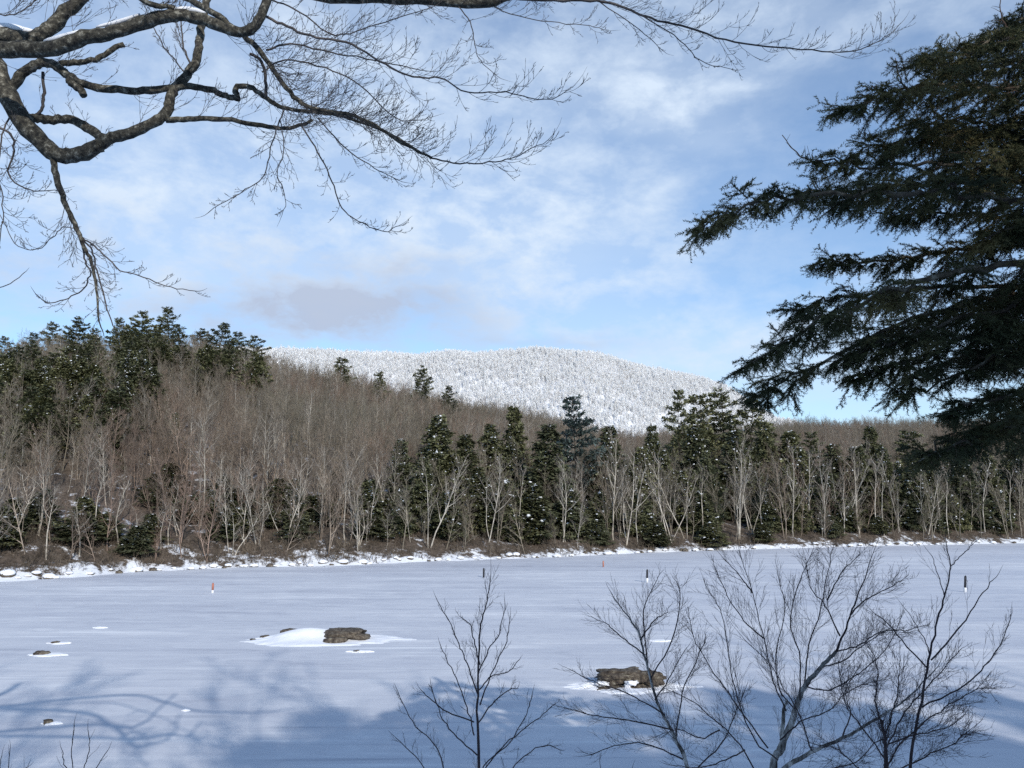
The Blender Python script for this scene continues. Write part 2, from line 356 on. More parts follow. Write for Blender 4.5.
sn[:len(v)] = np.where(co[:, 1] > 900, 0.57, np.where(tt < 1.0, 0.58, np.where(tt < 2.6, 0.46, np.where(tt < 9, 0.41, 0.40))))
sn[:len(v)] = np.where(co[:, 1] < 40, 0.62, sn[:len(v)])
att = me.attributes.new('snowiness', 'FLOAT', 'POINT'); att.data.foreach_set('value', sn)
tag(link('terrain', me), kind='structure', label='wooded snowy ground rising from both shores', cat='terrain')
mb = MB(); gx = np.linspace(-420, 420, 85); gy = np.concatenate([np.linspace(6, 60, 55), np.linspace(62, 320, 60)])
GX, GY = np.meshgrid(gx, gy); GZ = vnoise(GX / 6, GY / 3) * 0.03
ii, jj = np.meshgrid(np.arange(len(gy) - 1), np.arange(len(gx) - 1), indexing='ij'); q = len(gx)
mb.add(np.stack([GX, GY, GZ], -1).reshape(-1, 3), np.stack([ii * q + jj, ii * q + jj + 1, (ii + 1) * q + jj + 1, (ii + 1) * q + jj], -1).reshape(-1, 4))
tag(link('frozen_lake', mb.mesh('frozen_lake', M['ice'], True)), kind='structure', label='frozen lake under thin wind streaked snow', cat='lake')

# ------------------------------------------------------------------ bare trees
def rot_about(d, axis, a):
    c, s_ = math.cos(a), math.sin(a); return d * c + np.cross(axis, d) * s_ + axis * np.dot(axis, d) * (1 - c)
def perp(d, rng):
    a = norm(np.cross(d, rng.standard_normal(3))); return a
def limb(rng, p, d, length, r, nseg, up, wig, tip=0.25):
    """a wandering branch; returns points, radii, directions"""
    pts = [p]; ds = [d]; st = length / nseg
    for i in range(nseg):
        d = norm(d + rng.standard_normal(3) * wig + np.array([0, 0, up]))
        p = p + d * st; pts.append(p); ds.append(d)
    rr = r * (1 - (1 - tip) * np.linspace(0, 1, nseg + 1)); return pts, rr, ds
def twig_tree(rng, segs, pts, rr, ds, start, n, lenf, levels, angle, up, wig, minr, flat=None, sub=None, ns=None):
    """side shoots along a branch, and shoots on those"""
    m = len(pts) - 1
    for i in range(n):
        t = start + (1 - start) * (i + rng.random()) / n; x = t * m; k = min(int(x), m - 1); fr = x - k
        p = pts[k] * (1 - fr) + pts[k + 1] * fr; r = max(minr, (rr[k] * (1 - fr) + rr[k + 1] * fr) * 0.55)
        ax = perp(ds[k], rng)
        if flat is not None: ax = norm(flat * (1 if rng.random() < 0.5 else -1) + 0.35 * rng.standard_normal(3))
        d = rot_about(ds[k], ax, angle * (0.7 + 0.6 * rng.random()))
        l = lenf * (0.5 + 0.7 * rng.random()) * (1.15 - 0.65 * t)
        q, qr, qd = limb(rng, p, d, l, r, ns or (4 if levels > 1 else 3), up, wig)
        for a in range(len(q) - 1): segs.append((*q[a], *q[a + 1], qr[a], max(minr * 0.7, qr[a + 1])))
        if levels > 1: twig_tree(rng, segs, q, qr, qd, 0.15, (sub if sub else max(2, int(n * 0.62))), l * 0.5, levels - 1, angle, up * 1.15, wig, minr, flat, max(2, int(sub * 0.6)) if sub else None, max(3, ns - 2) if ns else None)
def bare_proto(seed, h=12.0, stems=1, nl=11, twn=7, lev=2, crown0=0.35, lr=0.45, up=0.10, ang_=0.75, r0=0.13, minr=0.012, wig=0.12, lean=0.0, side=None):
    rng = np.random.default_rng(seed); tr = []; tw = []
    for q in range(stems):
        d = norm(np.array([rng.normal() * 0.10 + lean, rng.normal() * 0.10, 1.0])); hh = h * (1 if q == 0 else 0.7 + 0.25 * rng.random())
        if stems > 1: d = norm(d + np.array([rng.normal() * 0.17, rng.normal() * 0.17, 0]))
        p = np.array([rng.normal() * 0.15, rng.normal() * 0.15, -0.4]) * (1 if stems > 1 else np.array([0, 0, 1]))
        pts, rr, ds = limb(rng, p, d, hh, r0 * (1 if q == 0 else 0.75), 10, 0.05, 0.055, 0.12)
        for a in range(10): tr.append((*pts[a], *pts[a + 1], rr[a], rr[a + 1]))
        nn = max(4, int(nl / (1 if q == 0 else 1.6)))
        for i in range(nn):
            t = crown0 + (1 - crown0) * (i + rng.random()) / nn; x = min(t, 0.999) * 10; k = int(x); fr = x - k
            b = pts[k] * (1 - fr) + pts[k + 1] * fr; r = (rr[k] * (1 - fr) + rr[k + 1] * fr) * 0.6
            dd = rot_about(ds[k], perp(ds[k], rng), ang_ * (0.7 + 0.6 * rng.random()))
            l = hh * lr * (0.6 + 0.5 * rng.random()) * (1.2 - 0.8 * t)
            lp, lrr, ld = limb(rng, b, dd, l, max(r, minr * 1.6), 5, up, wig)
            for a in range(5): tr.append((*lp[a], *lp[a + 1], lrr[a], lrr[a + 1]))
            twig_tree(rng, tw, lp, lrr, ld, 0.2, twn, l * 0.5, lev, 0.6, up, wig, minr)
    return tr, tw
def seg_mesh(name, parts):
    mb = MB(); ms = []
    for k, (segs, sides, m) in enumerate(parts): prisms(mb, segs, sides, k); ms.append(m)
    return mb.mesh(name, ms)
hill_meshes = []; hill_low = []
for sd in range(8):
    tr, tw = bare_proto(100 + sd, h=11.5 + (sd % 3), stems=1 + (sd % 3 == 1), nl=16, twn=8, lev=2, crown0=0.14 + 0.07 * (sd % 3), up=0.10, ang_=0.62 + 0.12 * (sd % 2), lr=0.40, minr=0.014, r0=(0.09, 0.12, 0.085, 0.11)[sd % 4], wig=0.15)
    pale = sd in (2, 6)
    hill_meshes.append(seg_mesh('bare_tree', [(tr, 4, M['pale_bark'] if pale else M['hill_bark']), (tw, 3, M['pale_twig'] if pale else M['hill_twig'])]))
pale_meshes = []
for sd in range(9):
    tr, tw = bare_proto(300 + sd, h=12.0, stems=(1, 2, 1, 3, 1, 2, 1, 1, 4)[sd], nl=(12, 14, 9, 10, 7, 12, 10, 16, 9)[sd], twn=6, lev=2, crown0=(0.35, 0.3, 0.5, 0.4, 0.6, 0.35, 0.45, 0.25, 0.35)[sd], up=0.11, ang_=0.62, lr=0.40, r0=0.105, minr=0.014, lean=(0, .03, -.04, 0, .1, 0, -.12, 0.03, 0)[sd])
    nt_ = 10
    pale_meshes.append((seg_mesh('trunk', [(tr, 5, M['pale_bark'])]), seg_mesh('crown', [(tw, 3, M['pale_twig'])])))

# ------------------------------------------------------------------ conifers
def conifer(seed, h, kind, snow=0.0):
    """kind: 'pine' layered and open, 'hemlock' dense to the ground"""
    rng = np.random.default_rng(seed); tr = []; mb = MB(); sc_ = []
    pts, rr, ds = limb(rng, np.array([0, 0, -0.4]), np.array([0, 0, 1.0]), h + 0.2, h * 0.014, 8, 0.05, 0.02, 0.1)
    for a in range(8): tr.append((*pts[a], *pts[a + 1], rr[a], rr[a + 1]))
    z0 = {'pine': 0.30, 'hemlock': 0.06}[kind] * h; z = z0; cs = []; aa = []; bb = []
    while z < h * 0.985:
        t = (z - z0) / (h - z0)
        R0 = h * (0.28 if kind == 'pine' else 0.285) * ((1 - t) ** (0.8 if kind == 'pine' else 0.95) * (0.55 + 0.45 * min(1, t * 4)) + 0.04) * rng.uniform(0.72, 1.3)
        nb = 5 if kind == 'pine' else 6
        ph = rng.random() * 6.28
        for q in range(nb):
            if kind == 'pine' and rng.random() < 0.18: continue
            a = ph + q * 6.283 / nb + rng.normal() * 0.25; Lb = R0 * (0.5 + 0.8 * rng.random())
            slope = (0.35 * t + 0.02) if kind == 'pine' else (0.25 * t - 0.22)
            d0 = norm(np.array([math.cos(a), math.sin(a), slope])); base = np.array([pts[min(8, int(z / h * 8))][0] * 0.8, 0, z])
            u = norm(np.cross(d0, [0, 0, 1])); n_ = int(max(8, Lb * (13 if kind == 'pine' else 15)))
            tr.append((*base, *(base + d0 * Lb * 0.85), h * 0.003, h * 0.001))
            x = rng.random(n_) ** 0.6; wd = Lb * 0.32 * (1.15 - x) + 0.12
            c = base + d0 * (x * Lb)[:, None] + u * ((rng.random(n_) * 2 - 1) * wd)[:, None]
            c[:, 2] += (-0.10 * (x * Lb) ** 1.3 if kind == 'hemlock' else 0.06 * (x * Lb) ** 1.2) + rng.normal(0, 0.07, n_)
            for rep in range(3):
                l = (0.30 + 0.30 * rng.random(n_)) * (0.6 + h / 26)
                ou = norm(d0[None] + u[None] * rng.normal(0, 0.9, n_)[:, None] + np.array([0, 0, 1])[None] * rng.normal(0.15 if kind == 'pine' else -0.25, 0.45, n_)[:, None])
                sd_ = norm(np.cross(ou, rng.standard_normal((n_, 3)) * 0.5 + np.array([0, 0, 1])))
                cs.append(c + rng.normal(0, 0.08, (n_, 3))); aa.append(ou * l[:, None] + sd_ * (l * 0.22)[:, None]); bb.append(ou * (l * 0.85)[:, None] - sd_ * (l * 0.25)[:, None])
            if snow and rng.random() < snow * 1.3 * (1.4 if x.max() > .5 else 1) * (0.35 + 0.9 * t):
                for _ in range(int(rng.integers(2, 6))):
                    xx = rng.random() * 0.65 + 0.35; pz = -0.10 * (xx * Lb) ** 1.3 if kind == 'hemlock' else 0.06 * (xx * Lb) ** 1.2
                    sc_.append((base + d0 * xx * Lb + u * rng.normal() * Lb * 0.2 + np.array([0, 0, pz + 0.10 + rng.normal() * 0.12]), 0.03 + 0.11 * rng.random() ** 2, d0))
        z += (h * 0.052 if kind == 'pine' else h * 0.034) * (0.7 + 0.6 * rng.random())
    cs, aa, bb = map(np.concatenate, (cs, aa, bb)); tris(mb, cs, aa, bb)
    nm = {'pine': 'pine', 'hemlock': 'hemlock'}[kind]
    snm = None
    if sc_:
        s2 = MB()
        for c, r, d in sc_: lump(s2, c, (r * 1.25, r * 1.1, r * 0.9), math.atan2(d[1], d[0]), rng, 0.6, 7, 4)
        snm = s2.mesh('snow_clumps', M['snow'], True)
    return seg_mesh('trunk', [(tr, 4, M['dark_trunk'])]), mb, nm, snm
# a lumpy rounded body from an icosphere-like grid
def sphere_pts(nu=10, nv=6):
    th = np.linspace(0, math.pi, nv + 1)[1:-1]; ph = np.arange(nu) * 2 * math.pi / nu
    T, Pp = np.meshgrid(th, ph, indexing='ij')
    v = np.stack([np.sin(T) * np.cos(Pp), np.sin(T) * np.sin(Pp), np.cos(T)], -1).reshape(-1, 3)
    v = np.vstack([v, [0, 0, 1], [0, 0, -1]]); f4 = []; f3 = []
    for i in range(nv - 2):
        for j in range(nu): f4.append((i * nu + j, (i + 1) * nu + j, (i + 1) * nu + (j + 1) % nu, i * nu + (j + 1) % nu))
    t = (nv - 1) * nu
    for j in range(nu): f3.append((t, j, (j + 1) % nu)); f3.append((t + 1, (nv - 2) * nu + (j + 1) % nu, (nv - 2) * nu + j))
    return v, np.array(f4), np.array(f3)
def lump(mb, c, size, rz, rng, rough=0.25, nu=8, nv=5, mi=0):
    v, f4, f3 = sphere_pts(nu, nv); v = v * (1 + rough * (rng.random((len(v), 1)) - 0.5)) * np.array(size)
    cr, sr = math.cos(rz), math.sin(rz); v = np.stack([v[:, 0] * cr - v[:, 1] * sr, v[:, 0] * sr + v[:, 1] * cr, v[:, 2]], 1) + np.array(c)
    mb.add(v, f4, mi); mb.n -= len(v); mb.f.append((f3 + mb.n).ravel()); mb.k.append(np.full(len(f3), 3)); mb.mi.append(np.full(len(f3), mi)); mb.n += len(v)
con = {}
def con_mesh(key, seed, h, kind, m, snow):
    t, mb, nm, s_ = conifer(seed, h, kind, snow); con[key] = (t, mb.mesh('crown', m), s_, h)
for i in range(6): con_mesh(('pine', i), 500 + i, 15.0, 'pine', M['pine'], 0.08)
for i in range(7): con_mesh(('hem', i), 520 + i, 14.0, 'hemlock', M['hemlock'], (0.12, 0.3, 0.15, 0.4, 0.2, 0.5, 0.1)[i])
for i in range(4): con_mesh(('snowy', i), 540 + i, 13.0, 'hemlock', M['hemlock'], 0.75)
con_mesh(('blue', 0), 560, 15.0, 'pine', M['bluepine'], 0.25)
for i in range(2): con_mesh(('young', i), 570 + i, 6.0, 'hemlock', M['hemlock'], 0.25)

def place_px(px, ytop, t):
    s = s_of(px, ytop); Yd = float(shoreY(s)) + t; x = s * Yd; z = hgt(x, Yd)
    top = P(px, ytop, Yd)[2]; return x, Yd, z, top - z
taken = []
def tree_parts(root, meshes, names, snow=None):
    for nme, me in zip(names, meshes):
        o = link(nme, me, root)
        if nme == 'crown' and snow is not None: link('snow_clumps', snow, o)
def put_conifer(px, ytop, t, kind, var, label, group=None, cat='conifer', wide=1.0, rz=None):
    x, y, z, h = place_px(px, ytop, t); h = max(3.0, h)
    var = int(abs(px) * 13.7 + t * 3) % {'pine': 6, 'hem': 7, 'snowy': 4, 'blue': 1, 'young': 2}[kind]
    tm, cm, sm_, h0 = con[(kind, var)]
    nm = {'pine': 'pine_tree', 'blue': 'pine_tree', 'hem': 'hemlock_tree', 'snowy': 'hemlock_tree', 'young': 'young_hemlock'}[kind]
    r = empty(nm, (x, y, z), rz if rz is not None else (px * 7.7 % 6.28)); k = h / h0; w_ = k * wide
    w_ = min(max(w_, 0.85 * wide), 1.35 * wide)
    w_ *= 0.85 + 0.4 * ((px * 5.31 + t) % 1.0); r.scale = (w_, w_ * (0.85 + 0.3 * ((px * 3.17) % 1.0)), k); r.rotation_euler[0] = 0.05 * math.sin(px * 9.1); r.rotation_euler[1] = 0.06 * math.sin(px * 4.3 + t)
    tree_parts(r, (tm, cm), ('trunk', 'crown'), sm_)
    tag(r, label, cat, group); taken.append((x, y, 2.2 * w_)); return r
G_ridge = 'pines along the left ridge'
ridge = [(4, 336, 'pine leaving the left edge of the picture on the ridge'), (32, 333, 'low bushy pine on the ridge, first rightward from the edge pine'), (55, 322, 'round topped pine left of the hanging maple twigs'),
 (77, 317, 'broad dark pine directly beneath the hanging maple twigs'), (97, 328, 'low pine touched by the tips of the hanging maple twigs'), (124, 318, 'pine with a ragged flat top, right of the hanging twigs'),
 (144, 311, 'full topped pine just left of the tallest ridge pine'), (173, 308, 'tallest pine on the ridge, with clear tiers against the sky'), (203, 329, 'small narrow pine right of the tallest ridge pine'),
 (219, 323, 'slim pine with a rounded head rising between lower ridge pines'), (240, 333, 'stout low pine near the right end of the ridge row'), (257, 336, 'last pine of the ridge row, beside the white mountain')]
for i, (px, yt, lb) in enumerate(ridge): put_conifer(px, yt, 150 + 22 * (i % 3), 'pine', i % 4, lb, G_ridge, wide=1.15)
G_slope = 'evergreens on the wooded slope'
slope = [(15, 352, 120, 'pine', 'dark pine high on the slope by the left edge'), (45, 356, 118, 'pine', 'bushy pine below the ridge, behind the bare red brown trees at left'),
 (75, 362, 95, 'hem', 'dark evergreen in the thick patch below the hanging twigs'), (100, 350, 110, 'pine', 'wide pine crown in front of the ridge row under the hanging twigs'), (122, 352, 90, 'pine', 'large full pine in the middle of the dark left patch'),
 (112, 385, 70, 'hem', 'lowest evergreen of the big dark patch on the left slope'), (142, 352, 100, 'pine', 'pine at the right side of the dark left patch'), (160, 345, 125, 'pine', 'open pine below the tallest ridge pine'),
 (190, 345, 130, 'pine', 'pine just behind the bare grey slope, right of the dark patch'), (212, 350, 118, 'pine', 'irregular pine at the end of the dark belt'), (228, 362, 105, 'snowy', 'drooping evergreen with snow on its lower limbs'),
 (28, 395, 70, 'hem', 'broad evergreen with white snow spots on the far left slope'), (55, 405, 62, 'hem', 'evergreen beside the snow spotted one on the far left slope'), (3, 392, 75, 'snowy', 'snow dusted evergreen cut by the left edge'),
 (344, 357, 190, 'pine', 'lone small pine standing against the white mountain'), (381, 371, 165, 'pine', 'lone dark pine in the middle of the bare hillside'), (424, 366, 185, 'pine', 'lone spreading pine whose top touches the white mountain'),
 (447, 386, 165, 'pine', 'small pine just right of the spreading lone pine'), (178, 412, 45, 'snowy', 'small evergreen plastered with snow in the bare brown woods'),
 (240, 350, 120, 'pine', 'ragged pine where the dark belt ends')]
for i, (px, yt, t, k, lb) in enumerate(slope): put_conifer(px, yt, t, k, i % (4 if k == 'pine' else 3), lb, G_slope, wide=(0.75 if k == 'snowy' else 1.05))
G_shore = 'evergreens in the belt behind the shore'
shore = [(402, 438, 26, 'snowy', 'snow flecked evergreen at the left of the central dark group'), (438, 414, 24, 'snowy', 'tall snow flecked evergreen at the left of the central dark group'), (420, 455, 12, 'hem', 'dark evergreen low between the two snow flecked ones'),
 (470, 432, 22, 'hem', 'dark narrow evergreen right of the tall snow flecked one'), (492, 424, 30, 'snowy', 'broad evergreen with snow patches, left of centre group peak'), (520, 404, 34, 'hem', 'tall dark evergreen left of the blue grey pine'),
 (545, 422, 18, 'hem', 'dark green evergreen filling the gap before the blue grey pine'), (578, 397, 24, 'blue', 'big blue grey pine standing above the central shore trees'), (608, 424, 40, 'snowy', 'slim snowy evergreen just right of the blue grey pine'),
 (655, 424, 30, 'hem', 'dark evergreen behind pale shore trees right of centre'), (640, 446, 20, 'snowy', 'lower snow dotted evergreen right of centre'), (678, 391, 60, 'pine', 'flat branched pine overlapping the right foot of the white mountain'),
 (700, 393, 62, 'pine', 'second pine over the right foot of the mountain'), (722, 389, 66, 'pine', 'tall pine close to the drooping near spruce bough'), (745, 398, 56, 'pine', 'pine right behind the tip of the lowest spruce bough'), (700, 425, 26, 'snowy', 'snow speckled evergreen below the flat branched pines'),
 (735, 430, 24, 'hem', 'olive evergreen below the spruce bough tip'), (768, 420, 30, 'hem', 'evergreen right of the olive one under the spruce'), (790, 428, 26, 'snowy', 'snow specked evergreen under the middle of the spruce boughs'),
 (812, 432, 40, 'pine', 'pine on the slope beneath the middle spruce boughs'), (835, 442, 22, 'hem', 'dark evergreen behind the pale shore tree with many limbs'), (868, 424, 45, 'hem', 'dark pointed evergreen beneath the spruce on the right'),
 (885, 445, 20, 'hem', 'dark evergreen between pale trunks near the right'), (905, 430, 36, 'pine', 'pine beneath the hanging brown twigs of the spruce'), (930, 452, 18, 'hem', 'dark evergreen left of the leaning pale trunk'), (955, 440, 26, 'snowy', 'snow touched evergreen below the lowest spruce bough'),
 (985, 450, 18, 'hem', 'dark evergreen right of the leaning pale trunk'), (1010, 440, 24, 'hem', 'evergreen at the right edge behind the thin pale trunks'), (1030, 452, 14, 'hem', 'evergreen cut by the right edge at the shore')]
for i, (px, yt, t, k, lb) in enumerate(shore): put_conifer(px, yt, t, k, 0 if k == 'blue' else i % (4 if k == 'pine' else 3), lb, G_shore, wide=1.1)
G_low = 'low evergreens at the water edge'
low = [(12, 498, 9, 'low dark evergreen at the left edge of the shore'), (40, 488, 12, 'low snow dotted evergreen second from the left edge'), (86, 497, 9, 'green young evergreen behind thin pale trunks at left'), (135, 538, 3.5, 'bright green low bush shaped evergreen at the snowy bank'),
 (103, 515, 8, 'small evergreen between the green one and the bushy one at left'), (190, 505, 14, 'dark little evergreen in the bare woods left of the snowy boulders'), (240, 512, 9, 'small evergreen behind the row of snow covered boulders'), (297, 488, 11, 'snow capped young evergreen at the foot of the hill'),
 (372, 480, 12, 'young evergreen left of the many stemmed pale tree'), (400, 490, 9, 'low evergreen behind the many stemmed pale tree'), (447, 492, 8, 'low dark evergreen behind the crooked forked tree'), (505, 480, 9, 'low dark evergreen left of the leaning dead stem'), (535, 485, 8, 'full low evergreen with drooping branches at mid shore'),
 (570, 490, 8, 'low evergreen beneath the blue grey pine'), (595, 492, 10, 'low evergreen just left of the pale broad crowned tree'), (640, 495, 9, 'low evergreen between pairs of pale trunks'), (700, 492, 9, 'low evergreen behind the right group of slanting stems'), (765, 490, 10, 'low evergreen right of the many limbed grey tree'),
 (800, 495, 9, 'small dark evergreen behind close pale trunks'), (845, 498, 8, 'low evergreen below the spruce at right'), (905, 492, 9, 'low dark evergreen between slim trunks at right'), (955, 495, 8, 'low evergreen left of the brightest leaning trunk'), (1000, 490, 9, 'low dark evergreen close to the right edge')]
for i, (px, yt, t, lb) in enumerate(low): put_conifer(px, yt, t, 'young' if i not in (1, 7) else 'snowy', i % 2, lb, G_low, wide=1.5 if i not in (1, 7) else 0.85)

rg_ = np.random.default_rng(2024)
for i in range(62):
    px = (rg_.uniform(-12, 160) if i % 5 else rg_.uniform(150, 262)); base_y = np.interp(px, [0, 60, 150, 200, 262], [336, 326, 322, 336, 350]); lo = np.interp(px, [0, 60, 110, 160, 185, 262], [425, 412, 412, 375, 352, 352])
    yt = base_y + 6 + rg_.random() * (lo - base_y - 6)
    put_conifer(px, yt, float(np.interp(yt, [325, 350, 440], [140, 95, 42])), 'pine' if rg_.random() < 0.75 else 'hem', int(rg_.integers(0, 3)), 'dark evergreen packed into the thick patch on the upper left slope', 'evergreens packed on the upper left slope', wide=1.15)
for i in range(44):
    px = rg_.uniform(-15, 158); yt = rg_.uniform(352, 408) if px < 130 else rg_.uniform(345, 375)
    put_conifer(px, yt, float(np.interp(yt, [345, 410], [72, 36])), 'pine' if rg_.random() < 0.4 else ('hem' if rg_.random() < 0.8 else 'snowy'), int(rg_.integers(0, 3)), 'dark evergreen packed into the thick patch on the upper left slope', 'evergreens packed on the upper left slope', wide=1.2)
for i in range(14):
    px = (i * 58 + 300 if i > 3 else i * 75) + rg_.uniform(-10, 10); yt = rg_.uniform(512, 536)
    put_conifer(px, yt, float(rg_.uniform(2.5, 7)), 'young', int(rg_.integers(0, 2)), 'knee high to man high dark evergreen at the foot of the shore trees', 'small evergreens at the foot of the shore trees', wide=1.5)
for i in range(22):
    px = 150 + i * 11.5 + rg_.uniform(-6, 6); yt = rg_.uniform(462, 515)
    put_conifer(px, yt, float(np.interp(yt, [462, 515], [26, 7]) + rg_.uniform(-2, 3)), 'snowy' if rg_.random() < 0.5 else 'hem', 0, 'small evergreen scattered among the bare trees at the foot of the left hill', 'small evergreens among the bare trees', wide=0.8)
for i in range(42):
    px = 395 + (i + rg_.random()) * 15.1; yt = rg_.uniform(436, 482) if px > 430 else rg_.uniform(455, 490)
    put_conifer(px, yt, float(rg_.uniform(9, 34)), ('hem', 'hem', 'snowy')[int(rg_.integers(0, 3))], int(rg_.integers(0, 3)), 'dark evergreen standing close among others behind the pale shore trees', 'evergreens crowded behind the pale shore trees', wide=1.15)
# ------------------------------------------------------------------ pale trees at the shore
G_pale = 'pale barked trees along the far shore'
pale = [(18, 478, 6, 0, 'thin pale tree nearest the left edge of the shore'), (47, 446, 9, 2, 'tall pale trunk above the low evergreen at far left'), (53, 488, 3, 4, 'short whitish trunk leaning at the far left bank'), (30, 470, 12, 3, 'grey clump of stems behind the far left bank'),
 (101, 462, 7, 2, 'straight white trunk rising from the red brown twigs at left'), (124, 480, 5, 6, 'white trunk leaning right beside the bright green bush'), (84, 500, 4, 0, 'slender grey tree left of the bright green bush'), (140, 500, 6, 1, 'short double tree behind the bright green bush'),
 (164, 505, 4, 4, 'first of the two stubby white stems by the boulders'), (171, 507, 5, 4, 'second, right hand one of the two stubby white stems'), (183, 480, 8, 3, 'grey clump right of the stubby white stems'), (207, 420, 10, 2, 'very tall straight grey trunk on the left slope'),
 (224, 452, 12, 0, 'white tree with short upturned limbs high on the slope'), (237, 500, 3, 1, 'pale forked tree just behind the snowy boulders'), (262, 470, 6, 5, 'pale tree of two stems with crossing limbs'), (290, 462, 6, 3, 'fanned clump of grey stems in front of the snow capped evergreen'),
 (312, 388, 60, 7, 'silvery dead conifer with bare side limbs on the slope'), (322, 448, 9, 0, 'wide pale crown above the snow capped evergreen'), (330, 440, 16, 1, 'tall pale fork behind the wide pale crown'), (347, 468, 5, 2, 'straight pale trunk at mid left shore'),
 (362, 480, 4, 8, 'many stemmed pale tree fanning out from one foot'), (375, 470, 8, 6, 'leaning pale stem behind the many stemmed tree'), (388, 455, 12, 0, 'grey tree with a thin crown before the dark group'), (431, 448, 4, 1, 'crooked forked pale tree before the dark central group'),
 (455, 462, 6, 2, 'straight pale trunk right of the crooked forked tree'), (489, 462, 5, 5, 'pair of pale trunks before the dark central evergreens'), (497, 455, 7, 0, 'pale branching crown over the pair of trunks'), (520, 468, 6, 4, 'slim white stem before the darkest evergreens'),
 (563, 458, 5, 5, 'twin white stems below the blue grey pine'), (573, 462, 7, 2, 'grey stem hugging the twin white stems'), (611, 436, 5, 7, 'broad crowned whitish tree with spreading limbs at centre right'), (624, 452, 4, 5, 'thick pale trunks standing close, right of the broad crown'), (636, 462, 4, 6, 'curving pale tree arching rightward'),
 (668, 448, 5, 3, 'tall many limbed pale tree right of centre'), (683, 456, 6, 1, 'fan shaped pale tree right of centre'), (700, 462, 5, 2, 'single pale stem before the speckled evergreen'), (734, 440, 5, 8, 'large grey tree with crowded upright limbs'), (748, 450, 7, 3, 'grey tree right beside the crowded upright one'),
 (788, 446, 5, 7, 'bright tree with arching limbs beneath the spruce tip'), (806, 450, 8, 0, 'pale tree behind the bright arching one'), (819, 446, 5, 7, 'pale tree with limbs held level on both sides'), (853, 441, 5, 2, 'straight bright trunk with a narrow crown'), (836, 452, 9, 1, 'thin grey fork left of the straight bright trunk'),
 (872, 462, 5, 4, 'bare pole like stem right of the straight bright trunk'), (879, 466, 4, 4, 'whiter pole like stem, right one of the pair'), (894, 452, 6, 0, 'grey tree with fine crown under the spruce twigs'), (921, 462, 5, 5, 'two close stems left of a gap at right'), (934, 458, 5, 2, 'slim brown grey trunk at the right shore'),
 (943, 470, 4, 4, 'short pale stem beside the slim brown grey trunk'), (978, 458, 5, 6, 'brightest leaning trunk near the right edge'), (966, 470, 7, 1, 'small fork left of the brightest leaning trunk'), (1006, 470, 5, 4, 'thin upright stem close to the right edge'), (1016, 480, 4, 4, 'last thin upright stem at the right edge')]
for i, (px, yt, t, vr, lb) in enumerate(pale):
    x, y, z, h = place_px(px, yt, t); k = max(3.5, h) / 12.0
    r = empty('pale_tree', (x, y, z), px * 3.3 % 6.28 if vr not in (4, 6) else 0.0)
    wd = min(1.35, max(k, 0.85)); r.scale = (wd, wd, k)
    tree_parts(r, pale_meshes[vr], ('trunk', 'crown')); tag(r, lb, 'tree', G_pale); taken.append((x, y, 0.6))

# ------------------------------------------------------------------ bare trees on the hillside: 300 nearest as things, the rest as the wood
rng = np.random.default_rng(77); tk = np.array(taken); pts = []
cell = {}
def free(x, y, dmin):
    for a in (-1, 0, 1):
        for b_ in (-1, 0, 1):
            for (u, v_) in cell.get((int(x // 6) + a, int(y // 6) + b_), ()):
                if (u - x) ** 2 + (v_ - y) ** 2 < dmin ** 2: return False
    return True
def patch_clear(x, y, z):
    px, py, _ = pw(x, y, z + 10.0)
    if px < 262 and py < np.interp(px, [-50, 60, 110, 160, 185, 262], [425, 418, 415, 378, 352, 352]): return rng.random() < (0.85 if px < 160 else 0.6)
    if px > 395 and y < shoreY(x / y) + 32: return rng.random() < (0.30 if y < shoreY(x / y) + 14 else 0.6)
    return False
def fill(n, t0, t1, dmin, smin=-0.74, smax=0.74, px_gap=None):
    res = []; tries = 0
    while len(res) < n and tries < n * 30:
        tries += 1
        s = rng.uniform(smin, smax); sy = float(shoreY(s)); T = float(np.interp(s, HS, HY))
        ymax = min(sy + t1, T * 1.12)
        if ymax < sy + t0: continue
        y = math.sqrt(rng.uniform((sy + t0) ** 2, ymax ** 2)); x = s * y
        if ((tk[:, 0] - x) ** 2 + (tk[:, 1] - y) ** 2 < (tk[:, 2] * 0.8) ** 2).any(): continue
        if not free(x, y, dmin): continue
        if patch_clear(x, y, hgt(x, y)): continue
        cell.setdefault((int(x // 6), int(y // 6)), []).append((x, y)); res.append((x, y, hgt(x, y)))
    return res
near = fill(300, 1.6, 32, 2.3, -0.68, 0.68)
for i, (x, y, z) in enumerate(near):
    o = link('bare_tree', hill_meshes[int(rng.integers(0, 8))]); o.location = (x, y, z); o.rotation_euler = (0, 0, rng.random() * 6.28)
    k = rng.uniform(0.45, 1.0) * (0.8 if y < 110 else 1.05); o.scale = (k, k, k * rng.uniform(0.9, 1.15))
    tag(o, 'slender bare grey brown tree in the crowded woods behind the shore', 'tree', 'bare trees crowded behind the shore')
rest = fill(12500, 22, 400, 1.9)

